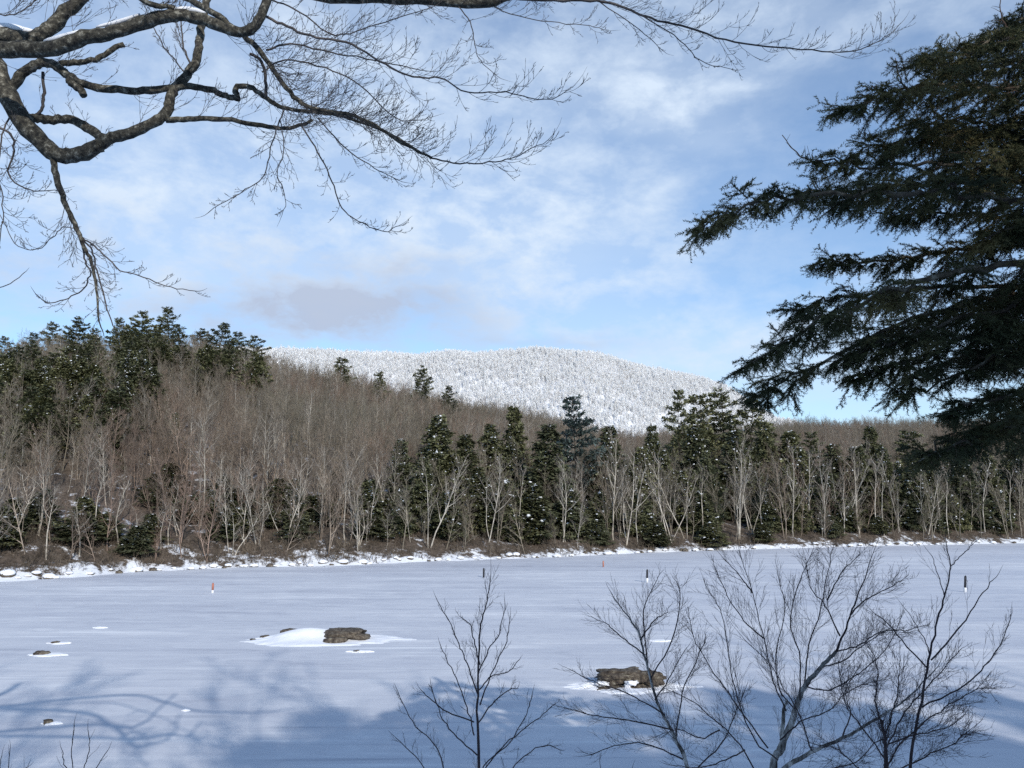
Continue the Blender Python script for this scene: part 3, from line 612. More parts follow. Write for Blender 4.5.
def instancer(name, pts, scales, protos, label, cat, tilt=0.04):
    """one scattered mass: an unlinked collection of source trees set on the points of one mesh"""
    col_ = bpy.data.collections.new(name + '_sources')
    for k, me in enumerate(protos):
        o = bpy.data.objects.new(name + '_source', me); col_.objects.link(o)
    me = bpy.data.meshes.new(name); me.vertices.add(len(pts)); me.vertices.foreach_set('co', np.asarray(pts, np.float32).ravel())
    rg = np.random.default_rng(len(pts))
    for nm, arr, ty in (('sc', scales, 'FLOAT_VECTOR'), ('rt', np.stack([rg.normal(0, tilt, len(pts)), rg.normal(0, tilt, len(pts)), rg.random(len(pts)) * 6.28], 1), 'FLOAT_VECTOR')):
        a = me.attributes.new(nm, ty, 'POINT'); a.data.foreach_set('vector', np.asarray(arr, np.float32).ravel())
    ix = me.attributes.new('ix', 'INT', 'POINT'); ix.data.foreach_set('value', rg.integers(0, len(protos), len(pts)).astype(np.int32))
    o = link(name, me); g = bpy.data.node_groups.new(name, 'GeometryNodeTree')
    g.interface.new_socket('Geometry', in_out='INPUT', socket_type='NodeSocketGeometry'); g.interface.new_socket('Geometry', in_out='OUTPUT', socket_type='NodeSocketGeometry')
    gi = g.nodes.new('NodeGroupInput'); go = g.nodes.new('NodeGroupOutput'); ip = g.nodes.new('GeometryNodeInstanceOnPoints'); ci = g.nodes.new('GeometryNodeCollectionInfo')
    ci.inputs['Collection'].default_value = col_; ci.inputs['Separate Children'].default_value = True; ci.inputs['Reset Children'].default_value = True
    def attr(nm, ty):
        a = g.nodes.new('GeometryNodeInputNamedAttribute'); a.data_type = ty; a.inputs['Name'].default_value = nm; return a.outputs['Attribute']
    g.links.new(gi.outputs[0], ip.inputs['Points']); g.links.new(ci.outputs[0], ip.inputs['Instance']); ip.inputs['Pick Instance'].default_value = True
    g.links.new(attr('ix', 'INT'), ip.inputs['Instance Index']); g.links.new(attr('sc', 'FLOAT_VECTOR'), ip.inputs['Scale'])
    er = g.nodes.new('FunctionNodeEulerToRotation'); g.links.new(attr('rt', 'FLOAT_VECTOR'), er.inputs[0]); g.links.new(er.outputs[0], ip.inputs['Rotation'])
    g.links.new(ip.outputs[0], go.inputs[0])
    md = o.modifiers.new('scatter', 'NODES'); md.node_group = g
    tag(o, label, cat, kind='stuff'); return o
rp = np.array(rest); k = rng.uniform(0.42, 0.92, len(rp))
instancer('bare_woods', rp, np.stack([k, k, k * rng.uniform(0.9, 1.15, len(rp))], 1), hill_meshes, 'grey and red brown leafless woods covering the hillside', 'woods')

# frosted forest on the mountain
def frost_proto(seed, kind):
    rng = np.random.default_rng(seed); mb = MB(); h = 12.5
    if kind == 'spire':
        n = 260; t = rng.random(n) ** 0.8; r = (1 - t) * 2.1 + 0.25; a = rng.random(n) * 6.28; q = np.sqrt(rng.random(n))
        c = np.stack([np.cos(a) * r * q, np.sin(a) * r * q, 0.8 + t * (h - 1.0)], 1)
        l = 0.8 + 0.5 * rng.random(n)
        o = norm(np.stack([np.cos(a), np.sin(a), rng.normal(-0.1, 0.3, n)], 1)); s_ = norm(np.cross(o, rng.standard_normal((n, 3)) + [0, 0, 1.5]))
        tris(mb, c, o * l[:, None] + s_ * 0.3, o * (l * 0.8)[:, None] - s_ * 0.35, 0)
        prisms(mb, [(0, 0, -1, 0, 0, h, 0.16, 0.05)], 3, 1)
    else:
        tr, tw = bare_proto(seed, h=10.0, nl=10, twn=4, lev=1, up=0.14, ang_=0.6, minr=0.05, r0=0.16)
        prisms(mb, tr, 3, 1); prisms(mb, tw, 3, 0 if kind == 'crown' else 1)
        n = 120; src = np.array(tw)[rng.integers(0, len(tw), n), 3:6]; o = norm(rng.standard_normal((n, 3)) + [0, 0, .5]); s_ = norm(np.cross(o, rng.standard_normal((n, 3))))
        if kind == 'crown': tris(mb, src, o * 0.8 + s_ * 0.22, o * 0.8 - s_ * 0.22, 0)
    return mb.mesh('frosted_tree', [M['frost'], M['frost_dim']])
fp = [frost_proto(700 + i, k_) for i, k_ in enumerate(('spire', 'crown', 'spire', 'crown', 'spire', 'spire', 'crown', 'bare'))]
n = 90000; s = rng.uniform(-0.62, 0.70, n); y = np.sqrt(rng.uniform(980 ** 2, 1640 ** 2, n)); x = s * y; kp = vnoise(x / 45, y / 70) + 0.6 * vnoise(x / 14, y / 22) + rng.normal(0, 0.3, n) > -0.75; x = x[kp]; y = y[kp]; n = len(x); z = height(x, y)
kk = rng.uniform(0.55, 1.1, n)
instancer('frosted_forest', np.stack([x, y, z], 1), np.stack([kk, kk, kk * rng.uniform(0.85, 1.25, n)], 1), fp, 'snow whitened forest covering the distant mountain', 'forest', 0.02)

def beside(word, px, used, tol):
    q = sorted((abs(p[0] - px), k_) for k_, p in enumerate(pale) if k_ not in used)
    if not q or q[0][0] > tol: return None
    lb = pale[q[0][1]][4]; lb = word + ' ' + ('' if lb.split()[0] in ('first', 'second', 'pair', 'two', 'last') else 'the ') + lb
    if len(lb.split()) > 16: return None
    used.add(q[0][1]); return lb
used = set()
for o in list(C.objects):
    if o.get('group') == 'evergreens crowded behind the pale shore trees':
        lb = beside('dark evergreen behind', pw(*o.location)[0], used, 9)
        if lb: o['label'] = lb
# ------------------------------------------------------------------ undergrowth and banks at the far shore
mb = MB(); n = 10000
s = rng.uniform(-0.72, 0.72, n); t = 0.5 + 9 * rng.random(n) ** 1.2 + 1.6 * vnoise(s * 45, s * 0); keep = vnoise(s * 70 + 9, t * 0.4) + rng.normal(0, 0.12, n) > -0.12; s = s[keep]; t = t[keep]; n = len(s); y = shoreY(s) + t; x = s * y; z = height(x, y)
segs = []
d = norm(np.stack([rng.normal(0, 0.5, n), rng.normal(0, 0.5, n), np.ones(n)], 1)); l = rng.uniform(0.2, 1.5, n) * (0.55 + 0.9 * (vnoise(s * 90, t * 0) + 0.5))
p = np.stack([x, y, z - 0.1], 1); q = p + d * l[:, None]
prisms(mb, np.concatenate([p, q, np.full((n, 1), .022), np.full((n, 1), .008)], 1), 3)
for rep in range(4):
    d2 = norm(d + rng.normal(0, 0.6, (n, 3))); m0 = p + (q - p) * rng.uniform(0.3, 0.9, (n, 1)); q2 = m0 + d2 * (l * rng.uniform(0.25, 0.6, n))[:, None]
    prisms(mb, np.concatenate([m0, q2, np.full((n, 1), .013), np.full((n, 1), .006)], 1), 3)
tag(link('undergrowth', mb.mesh('undergrowth', M['brush'])), 'tangled brown brush along the far bank', 'brush', kind='stuff')

def boulder(name, x, y, z, sz, rng, seed_snow, label, cat, group, snow=True):
    r = empty(name, (x, y, z), rng.random() * 0.6 - 0.3); b1 = MB(); lump(b1, (0, 0, sz[2] * 0.15), sz, 0, rng, 0.35, 12, 7)
    link('stone', b1.mesh('stone', M['rock']), r)
    if snow:
        b2 = MB(); lump(b2, (0.05 * sz[0], -0.05 * sz[1], sz[2] * 0.52), (sz[0] * 1.05, sz[1] * 1.05, sz[2] * 0.70), 0, rng, 0.18, 14, 8)
        link('snow_cap', b2.mesh('snow_cap', M['snow'], True), r)
    tag(r, label, cat, group); return r
used = set()
for i in range(90):
    px = 5 + i * 11.4 + rng.uniform(-6, 6); s = s_of(px, 560); y = float(shoreY(s)) + rng.uniform(-0.3, 0.9); x = s * y
    big_ = rng.random() < 0.3 or 175 < px < 215
    w_ = rng.uniform(0.22, 0.5) * (1.5 if big_ else 1)
    boulder('shore_boulder', x, y, max(0.0, hgt(x, y)), (w_, w_ * 0.8, w_ * rng.uniform(0.55, 0.8)), rng, i, beside('snowy boulder below', px, used, 6) or 'snow capped boulder in the white line along the far shore', 'boulder', 'snow capped boulders along the far shore', rng.random() < 0.85)

# ------------------------------------------------------------------ rocks frozen in the ice
def rock_mesh(rng, size, seedn, flat=1.0, chunks=1):
    mb = MB(); v, f4, f3 = sphere_pts(28, 16)
    rr = np.random.default_rng(seedn); o = rr.random(3) * 50
    sgn = np.sign(v); v2 = sgn * np.abs(v) ** 0.85
    d = 1 + 0.38 * vnoise(v[:, 0] * 2.2 + o[0], v[:, 2] * 2.2 + v[:, 1] * 1.7 + o[1]) + 0.22 * vnoise(v[:, 0] * 5 + o[2], v[:, 1] * 5 + v[:, 2] * 6)
    d = d + 0.10 * vnoise(v[:, 0] * 13 + o[0], v[:, 2] * 15 + v[:, 1] * 9)
    v2 = v2 * d[:, None] * np.array(size); v2[:, 2] = np.minimum(v2[:, 2], size[2] * (0.88 + 0.5 * vnoise(v[:, 0] * 3 + o[1], v[:, 1] * 3)))
    mb.add(v2, f4); mb.n -= len(v2); mb.f.append((f3 + mb.n).ravel()); mb.k.append(np.full(len(f3), 3)); mb.mi.append(np.full(len(f3), 0)); mb.n += len(v2)
    return mb.mesh('stone', M['rock'])
def drift_mesh(length, width, h, seedn, bumps=()):
    """low wind drift, tapering to nothing"""
    nx, ny = 110, 40; gx = np.linspace(-1, 1, nx); gy = np.linspace(-1, 1, ny); GX, GY = np.meshgrid(gx, gy)
    r = np.sqrt(GX ** 2 + GY ** 2) * (1 + 0.9 * vnoise(GX * 2.3 + seedn * 3.1, GY * 2.0 + 7) + 0.4 * vnoise(GX * 6 + seedn, GY * 7)); r = np.maximum(r, (np.abs(GX) ** 2 + np.abs(GY) ** 2)); r = r + np.clip(np.abs(GY) / np.maximum(0.02, 1 - np.abs(GX) ** 1.1) - 0.75, 0, 3) * 0.6; r = r * (1 + 0.45 * vnoise(GX * 3 + seedn, GY * 15) + 0.2 * vnoise(GX * 8, GY * 30 + seedn)); base = np.clip(1 - r ** 1.4, 0, 1) ** 1.3
    z = h * 0.45 * base * (1 + 0.7 * vnoise(GX * 4 + seedn, GY * 3)); x = GX * length / 2; y = GY * width / 2
    for bx, by, bs, bh in bumps: z = z + bh * np.exp(-(((x - bx) / bs) ** 2 + ((y - by) / (bs * 0.6)) ** 2)) * np.clip((1 - r) * 4, 0, 1)
    z = z + 0.03 * np.clip((1 - r) * 8, -1.5, 1)
    z = np.where(r >= 1, -0.04, z)
    z = np.where((np.abs(GX) > 0.99) | (np.abs(GY) > 0.99), -0.08, z)
    ii, jj = np.meshgrid(np.arange(ny - 1), np.arange(nx - 1), indexing='ij')
    mb = MB(); mb.add(np.stack([x, y, z], -1).reshape(-1, 3), np.stack([ii * nx + jj, ii * nx + jj + 1, (ii + 1) * nx + jj + 1, (ii + 1) * nx + jj], -1).reshape(-1, 4))
    return mb.mesh('snow_drift', M['snow'], True)
rr = np.random.default_rng(9)
a = on_ice(342, 641); r = empty('rock_outcrop', tuple(a)); px_m = a[1] / F
def child(nm, me, par, loc=(0, 0, 0), rz=0):
    o = link(nm, me, par); o.location = loc; o.rotation_euler = (0, 0, rz); return o
child('stone', rock_mesh(rr, (1.05, 0.8, 0.26), 11), r, (0.0, 0.3, 0.33)); child('stone', rock_mesh(rr, (0.62, 0.4, 0.20), 12), r, (-0.15, -0.65, 0.12), 0.1)
child('stone', rock_mesh(rr, (0.55, 0.5, 0.20), 13), r, (0.85, 0.05, 0.20), -0.3)
child('snow_drift', drift_mesh(10.0, 4.8, 0.30, 3, [(-0.4, 0.3, 1.3, 0.38), (-1.9, 0.1, 1.2, 0.24), (0.6, 1.2, 1.0, 0.25)]), r, (-1.0, 0.2, 0.0), 0.03)
tag(r, 'largest brown rock outcrop in the ice, with a white drift trailing left', 'rock', 'rocks frozen in the lake')
def small_rock(px, py, wpx, size, sd, label, drift=1.0):
    a = on_ice(px, py); k = a[1] / F * wpx / 2; r = empty('frozen_rock', tuple(a))
    child('stone', rock_mesh(rr, (k, k * 0.7, k * size), sd), r, (0, 0, k * size * 0.35))
    if drift: child('snow_drift', drift_mesh(k * 6 * drift, k * 2.6, 0.10, sd), r, (k * 0.8, 0, 0))
    tag(r, label, 'rock', 'rocks frozen in the lake')
    return r
q = small_rock(290, 637, 17, 0.42, 21, 'brown rock poking from the drift, left of the largest outcrop', 0)
q.location.z = 0.17
small_rock(265, 639.5, 9, 0.5, 22, 'small dark rock at the left tail of the drift', 0).location.z = 0.07
small_rock(253, 640.8, 6, 0.35, 23, 'tiny flat rock at the very tip of the drift', 0).location.z = 0.04
small_rock(42, 655, 15, 0.40, 24, 'low brown rock with a snow rim, nearer of two by the left edge')
small_rock(56, 643.5, 9, 0.38, 25, 'tiny dark rock on the ice, farther of two by the left edge')
small_rock(48, 724, 9, 0.75, 26, 'small black pointed stone in the shaded ice at lower left', 0.8)
small_rock(357, 652, 7, 0.4, 27, 'tiny snow covered stone just in front of the largest outcrop', 1.4)
# the flat brown ledge with two snow pockets
a = on_ice(629, 689); k = a[1] / F; r = empty('rock_ledge', tuple(a))
def block(name, cx, cz, hw, hh, hd, y, sd, m='rock', sq=0.62, amp=0.5):
    """one broken-edged block of the ledge, in units of the ledge's width"""
    v, f4, f3 = sphere_pts(36, 20); v = np.sign(v) * np.abs(v) ** sq; g = np.random.default_rng(sd).random(3) * 40
    d = 1 + amp * vnoise(v[:, 0] * 2.5 + g[0], v[:, 2] * 2 + v[:, 1] * 3 + g[1]) + amp * 0.6 * vnoise(v[:, 0] * 7 + g[2], v[:, 2] * 6 + v[:, 1] * 5)
    v = v * d[:, None] * np.array([hw * k, hd, hh * k]); mb = MB(); mb.add(v, f4); mb.add(v, f3)
    return child(name, mb.mesh(name, M[m], m == 'snow'), r, (cx * k, y, cz * k))
block('stone', -6, 10.5, 21, 4.8, 0.55, 0.60, 1); block('stone', 14, 9.6, 20, 4.2, 0.5, 0.50, 9); block('stone', -9, 7.0, 18, 5.2, 0.5, 0.50, 2); block('stone', 25, 6.5, 9.5, 6.8, 0.5, 0.45, 3)
block('stone', -17, -0.5, 14.5, 3.4, 0.42, 0.22, 4); block('stone', 9, 0.6, 10.5, 2.8, 0.42, 0.30, 5)
block('snow_pocket', -25, 4.2, 6.5, 2.4, 0.22, 0.10, 6, 'snow', 0.8); block('snow_pocket', 2.5, 5.6, 6.0, 2.4, 0.25, 0.08, 7, 'snow', 0.7); block('snow_pocket', -1.5, 2.6, 2.8, 1.8, 0.2, 0.02, 8, 'snow', 0.8)
child('snow_drift', drift_mesh(150 * k, 2.4, 0.12, 31, [(-38 * k, -0.1, 0.35, 0.16), (40 * k, 0.1, 0.4, 0.08)]), r, (0, 0.35, 0))
tag(r, 'flat topped brown ledge with white snow pockets behind the birch twigs', 'rock', 'rocks frozen in the lake')
for px, py, wp, lb in [(660, 641, 24, 'small white snow patch between the ledge and the far posts'), (100, 628, 16, 'thin white snow patch at the left, farther out than the rocks'), (186, 711, 9, 'tiny white snow lump in the shaded ice')]:
    a = on_ice(px, py); k_ = a[1] / F
    o = link('snow_patch', drift_mesh(wp * k_, wp * k_ * 0.5, 0.10, px)); o.location = tuple(a); tag(o, lb, 'snow', 'snow patches on the ice')

# ------------------------------------------------------------------ marker posts
def marker(px, py, hpx, wpx, top, low, frac, lean, label):
    a = on_ice(px, py); k = a[1] / F; h = hpx * k; r_ = wpx * k / 2; o = empty('marker_post', tuple(a)); o.rotation_euler = (0, lean, 0)
    if frac > 0:
        b1 = MB(); tube(b1, [(0, 0, -0.1), (0, 0, h * frac * 0.9), (0, 0, h * frac)], [r_ * 1.25, r_ * 1.25, r_ * 1.1], 10); link('base', b1.mesh('base', low), o)
    b1 = MB(); z0 = h * frac + 0.002; tube(b1, [(0, 0, z0 if frac else -0.1), (0, 0, h * 0.97), (0, 0, h)], [r_, r_, r_ * 0.7], 10); link('shaft', b1.mesh('shaft', top), o)
    b1 = MB(); tube(b1, [(0, 0, h + 0.001), (0, 0, h + 0.03 + r_ * 0.3)], [r_ * 0.85, r_ * 0.3], 8); link('cap', b1.mesh('cap', top), o)
    tag(o, label, 'marker post', 'marker posts standing in the ice')
marker(483.7, 577.5, 8.5, 1.8, M['post_black'], M['post_white'], 0.0, 0.0, 'short black post on the ice straight above the thin middle sapling')
marker(647, 582.5, 12, 2.0, M['post_black'], M['post_white'], 0.35, 0.05, 'black post with a white foot, middle of the three dark ones')
marker(965, 592, 15, 2.2, M['post_black'], M['post_white'], 0.28, 0.12, 'leaning black and white post on the ice at the right')
marker(603.3, 567, 5.5, 1.4, M['post_orange'], M['post_white'], 0.0, 0.0, 'small orange red post close to the far shore at centre')
marker(212.5, 593, 9, 2.0, M['post_orange'], M['post_white'], 0.30, 0.0, 'orange red post with a white foot on the left ice')

# ------------------------------------------------------------------ near trees traced in space
def trace(pts, r0, r1, seed=0, jit=0.0, tp_=1.0):
    """(px, py, Y) stations -> smooth centre line in metres and radii (given in px at that distance)"""
    w3 = np.array([P(*q) for q in pts]); c = catmull(w3, 5); Yv = c[:, 1]; t = np.linspace(0, 1, len(c))
    rg = np.random.default_rng(seed + len(pts))
    rr = (r0 + (r1 - r0) * t ** tp_) * Yv / F * (1 + 0.10 * (rg.random(len(c)) - 0.5))
    if jit: c[1:-1] += rg.normal(0, jit, (len(c) - 2, 3))
    return c, rr
def near_tree(name, label, cat, base, limbs, bark_m, twig_m, seed, twl, twn_per_m, twr, levels=2, up=0.12, angle=0.8, thick=3.0, group=None, sides=8, sub=5, wig=0.13):
    rg = np.random.default_rng(seed); root = empty(name, base); inv = -np.array(base)
    tw = []
    for li, lb in enumerate(limbs):
        fine = lb['r'][0] <= thick
        c, rr = trace(lb['p'], *(lb['r'] if not fine else (lb['r'][0] * 0.62, lb['r'][1] * 0.75)), seed + li, lb.get('j', 0.004), lb.get('tp', 1.0)); c = c + inv
        mb = MB(); tube(mb, c, rr, sides if lb['r'][0] > thick else 5, 0, 0.20 if lb['r'][0] > thick else 0.0, rg)
        link(lb.get('n', 'limb'), mb.mesh('limb', lb.get('m', bark_m if lb['r'][0] > thick else twig_m), True), root)
        if lb.get('t', 1) > 0:
            Ls = np.linalg.norm(np.diff(c, axis=0), axis=1).sum(); n = int(Ls * twn_per_m * lb.get('t', 1)) + 1
            ds = norm(np.gradient(c, axis=0)); l = lb.get('l', twl)
            twig_tree(rg, tw, list(c), np.minimum(rr, twr * 2.0), list(ds), lb.get('s', 0.15), n, l, levels, angle, lb.get('u', up), wig, twr, None, sub, 6)
            # the tip runs on as a fine shoot
            if rr[-1] < twr * 4:
                q, qr, qd = limb(rg, c[-1], ds[-1], l * 0.5, rr[-1], 4, up, 0.1)
                for a_ in range(4): tw.append((*q[a_], *q[a_ + 1], qr[a_], qr[a_ + 1]))
    mb = MB(); prisms(mb, tw, 3); o = link('crown', mb.mesh('crown', twig_m), root); 
    tag(root, label, cat, group); return root
# overhanging maple
mx, my = -9.5, 6.5; mz = hgt(mx, my)
def tp(z): return (mx, my, z)
J1 = pw(mx, my, 10.2); J2 = pw(mx, my, 9.4); J3 = pw(mx, my, 12.0)
ml = [
 dict(n='trunk', p=[pw(mx + 0.2, my, mz - 0.4), pw(mx, my, mz + 1.5), pw(mx, my, 8.5), pw(mx, my, 10.2), pw(mx - 0.2, my - 0.3, 12.5), pw(mx + 0.1, my, 13.3), pw(mx + 0.2, my, 14.0)], r=(30, 12), t=0),
 dict(p=[J1, (-150, 60, 6.3), (-50, 40, 6.1), (0, 36, 6.0), (30, 40, 6.0), (48, 30, 6.0), (65, 12, 6.0), (92, -12, 6.0), (130, -60, 6.2), (200, -140, 6.5)], r=(10.6, 5.3), t=0.15, s=0.5),
 dict(p=[J1, (-120, 75, 5.8), (-40, 54, 5.6), (0, 50, 5.5), (45, 49, 5.5), (85, 38, 5.5), (120, 30, 5.5), (155, 18, 5.5), (180, 16, 5.5), (205, 20, 5.5), (230, 30, 5.5), (250, 30, 5.5), (262, 14, 5.5), (272, -10, 5.5), (300, -60, 5.6)], r=(9.9, 4.0), t=0.1),
 dict(p=[J3, (-160, -40, 6.2), (-60, 10, 6.0), (-10, 62, 6.0), (6, 92, 6.0), (20, 118, 6.0), (42, 143, 6.0), (60, 155, 6.0), (82, 154, 6.0), (100, 145, 6.0)], r=(13.2, 7.3), t=0.05, s=0.7),
 dict(p=[(92, 150, 6.0), (108, 140, 6.0), (130, 133, 6.0), (158, 120, 6.0), (168, 108, 6.0), (172, 92, 6.0), (184, 78, 6.0), (196, 60, 6.0), (200, 38, 6.1), (203, 15, 6.2), (215, -20, 6.3)], r=(6.6, 3.6), t=0.5, l=0.35),
 dict(p=[(8, 90, 6.0), (22, 74, 6.0), (38, 64, 6.0), (52, 64, 6.0), (66, 74, 6.0), (84, 84, 6.0), (118, 90, 6.0), (150, 90, 6.0), (184, 86, 6.0), (210, 90, 6.0), (226, 96, 6.0), (239, 99, 6.0)], r=(5.6, 2.8), t=0.5, l=0.4),
 dict(p=[(70, 80, 6.0), (79, 88, 6.0), (84, 96, 6.0)], r=(5, 3.5), t=0),
 dict(p=[(166, 120, 6.0), (195, 119, 6.0), (225, 119, 6.0), (262, 126, 6.1), (290, 128, 6.2), (312, 120, 6.3)], r=(3.2, 1.8), t=1, u=0.12),
 dict(p=[(104, 140, 6.0), (90, 130, 6.1), (72, 120, 6.2), (52, 120, 6.2), (34, 118, 6.1), (22, 116, 6.0)], r=(5, 4.5), t=0.4, l=0.3),
 dict(p=[(34, 116, 6.1), (42, 108, 6.1), (44, 92, 6.1), (43, 72, 6.1)], r=(2.8, 2.2), t=0.3, l=0.3),
 dict(p=[(60, 64, 6.1), (78, 62, 6.1), (95, 60, 6.1), (112, 50, 6.1), (124, 44, 6.1)], r=(3.2, 2.6), t=0.5, l=0.3),
 dict(p=[(53, 158, 6.0), (57, 180, 6.0), (66, 205, 6.0), (76, 227, 6.0), (84, 247, 6.0), (92, 265, 6.0), (96, 290, 6.0), (99, 322, 6.0)], r=(3.6, 0.9), t=1.5, s=0.2, u=0.02, l=0.38),
 dict(p=[(83, 240, 6.0), (92, 250, 6.0), (97, 270, 6.05), (104, 298, 6.1), (113, 326, 6.1)], r=(1.6, 0.8), t=0.6, l=0.2),
 dict(p=[(83, 238, 6.0), (94, 246, 5.95), (104, 255, 5.9), (120, 270, 5.9), (140, 276, 5.9), (165, 286, 5.9), (195, 291, 5.9)], r=(1.5, 0.6), t=1.0, l=0.22, u=0.10),
 dict(p=[(82, 240, 6.0), (84, 258, 6.05), (90, 272, 6.1), (84, 288, 6.2), (68, 298, 6.2), (48, 303, 6.2), (38, 296, 6.2)], r=(1.6, 0.6), t=1.0, l=0.22),
 dict(p=[(75, 228, 6.0), (62, 228, 6.0), (50, 240, 6.0), (35, 250, 6.0), (15, 243, 6.0), (0, 215, 6.0)], r=(0.9, 0.5), t=1.0, l=0.2),
 dict(p=[(12, 110, 6.0), (2, 135, 6.0), (-2, 170, 5.9), (3, 205, 5.9), (0, 240, 5.9)], r=(1.6, 0.6), t=1.3, l=0.4),
 dict(p=[(-30, 125, 6.0), (5, 130, 6.0), (14, 150, 5.9), (8, 175, 5.9), (30, 190, 5.9), (55, 190, 5.9)], r=(2.5, 0.6), t=1.3, l=0.3),
 dict(p=[(-40, 310, 5.9), (-10, 292, 5.9), (10, 284, 5.9), (25, 272, 5.9)], r=(1.0, 0.5), t=0.1, l=0.1),
 dict(p=[J3, (-80, -60, 6.6), (60, -30, 6.4), (120, -20, 6.2), (180, -4, 6.0), (215, 14, 5.8), (235, 30, 5.8), (255, 45, 5.7), (272, 68, 5.7), (290, 92, 5.7), (312, 108, 5.7), (345, 114, 5.7), (370, 122, 5.7), (400, 142, 5.7), (432, 158, 5.7)], r=(4.6, 1.3), t=1.2, s=0.45),
 dict(p=[(430, 158, 5.7), (460, 163, 5.7), (495, 162, 5.7), (520, 155, 5.7), (548, 140, 5.7)], r=(1.5, 0.5), t=1.4, l=0.42),
 dict(p=[(238, 99, 6.0), (236, 88, 6.0), (250, 87, 6.0), (266, 98, 6.0), (284, 108, 6.0), (312, 112, 6.0), (350, 118, 6.0), (392, 135, 6.0), (420, 152, 6.0)], r=(3.4, 1.2), t=1.2, l=0.5, s=0.4),
 dict(p=[(250, 54, 5.9), (262, 62, 5.9), (266, 78, 5.9), (266, 96, 5.9)], r=(2.8, 2.4), t=0.3, l=0.3),
 dict(p=[(265, 16, 5.6), (282, 24, 5.6), (310, 36, 5.6), (345, 42, 5.6), (378, 60, 5.6), (412, 77, 5.6), (440, 78, 5.6), (468, 92, 5.6), (505, 92, 5.6), (545, 100, 5.6), (568, 90, 5.6)], r=(2.6, 0.5), t=1.1, l=0.5),
 dict(p=[(266, 50, 6.2), (290, 44, 6.2), (330, 52, 6.3), (375, 60, 6.3), (420, 70, 6.3)], r=(2, 0.7), t=1.2, l=0.5),
 dict(p=[(262, 72, 6.3), (285, 60, 6.3), (325, 68, 6.3), (360, 85, 6.3), (395, 118, 6.3), (420, 120, 6.3)], r=(1.7, 0.6), t=1.2, l=0.45),
 dict(p=[(272, 0, 5.8), (300, 12, 5.8), (335, 35, 5.8), (375, 25, 5.8), (430, 8, 5.8)], r=(1.6, 0.6), t=1.2, l=0.5),
 dict(p=[(285, 108, 6.0), (276, 130, 6.0), (270, 152, 6.0), (262, 178, 6.0), (240, 193, 6.0), (208, 213, 6.0)], r=(1.4, 0.5), t=1.1, l=0.25, u=-0.02),
 dict(p=[(280, 120, 6.0), (284, 150, 6.0), (278, 175, 6.0), (286, 200, 6.0), (282, 215, 6.0)], r=(1.0, 0.4), t=0.9, l=0.22, u=-0.03),
 dict(p=[(300, 124, 6.1), (318, 152, 6.1), (332, 182, 6.1), (342, 208, 6.1), (360, 222, 6.1), (385, 231, 6.1), (398, 226, 6.1)], r=(1.5, 0.5), t=0.9, l=0.3),
 dict(p=[(318, 118, 5.9), (345, 148, 5.9), (375, 168, 5.9), (398, 180, 5.9)], r=(1.3, 0.5), t=1.2, l=0.32),
 dict(p=[(240, 170, -1)], r=(1.0, 1.0), t=0) if False else dict(p=[(196, 70, 6.1), (186, 55, 6.1), (182, 35, 6.1), (180, 5, 6.1)], r=(2.2, 0.8), t=1.3, l=0.4),
 dict(p=[(186, 75, 6.0), (175, 60, 6.0), (165, 48, 6.0), (155, 30, 6.0)], r=(1.4, 0.8), t=0.8, l=0.3),
 dict(p=[J3, (0, -90, 6.8), (160, -60, 6.6), (250, -20, 6.5), (330, -4, 6.5), (400, -2, 6.5), (480, 3, 6.5), (512, -4, 6.5), (560, -8, 6.5), (640, -20, 6.6)], r=(10, 2.5), t=0.6, s=0.5, l=0.45),
 dict(p=[(455, 2, 6.5), (470, 22, 6.5), (474, 42, 6.5), (480, 60, 6.5), (500, 78, 6.5)], r=(1.2, 0.4), t=1.0, l=0.3),
 dict(p=[(505, -3, 6.5), (545, 0, 6.5), (590, 0, 6.5), (620, 6, 6.5), (650, 18, 6.5), (690, 28, 6.5), (735, 42, 6.5), (790, 48, 6.5), (840, 52, 6.5), (870, 46, 6.5), (895, 30, 6.5)], r=(3.0, 0.5), t=1.25, l=0.55, s=0.2),
 dict(p=[(600, 2, 6.6), (640, 30, 6.6), (662, 50, 6.6)], r=(1.0, 0.4), t=0.8, l=0.25),
 dict(p=[(640, 14, 6.5), (680, 40, 6.5), (700, 60, 6.5), (735, 70, 6.5)], r=(1.1, 0.4), t=0.9, l=0.25),
 dict(p=[(480, 0, 6.5), (510, 14, 6.5), (550, 22, 6.5), (590, 26, 6.5), (605, 30, 6.5)], r=(1.0, 0.4), t=1.0, l=0.3),
 dict(p=[J3, (-60, -60, 5.5), (20, -30, 5.4), (60, -12, 5.4), (118, -12, 5.4), (150, 4, 5.4), (175, 8, 5.5)], r=(4.6, 2.6), t=0.8, l=0.4),
 dict(p=[(-20, 10, 6.4), (10, 15, 6.4), (30, 5, 6.4), (50, -15, 6.4)], r=(1.3, 0.6), t=2.0, l=0.4),
]
near_tree('maple_tree', 'bare maple reaching thick lichen spotted limbs in from the upper left', 'tree', (mx, my, mz), ml, M['maple'], M['maple_twig'], 41, 0.62, 11.0, 0.0022, 3, 0.15, 0.66, 3.0, sub=4, wig=0.075)
mpl = bpy.data.objects['maple_tree']; base = np.array([mx, my, mz])
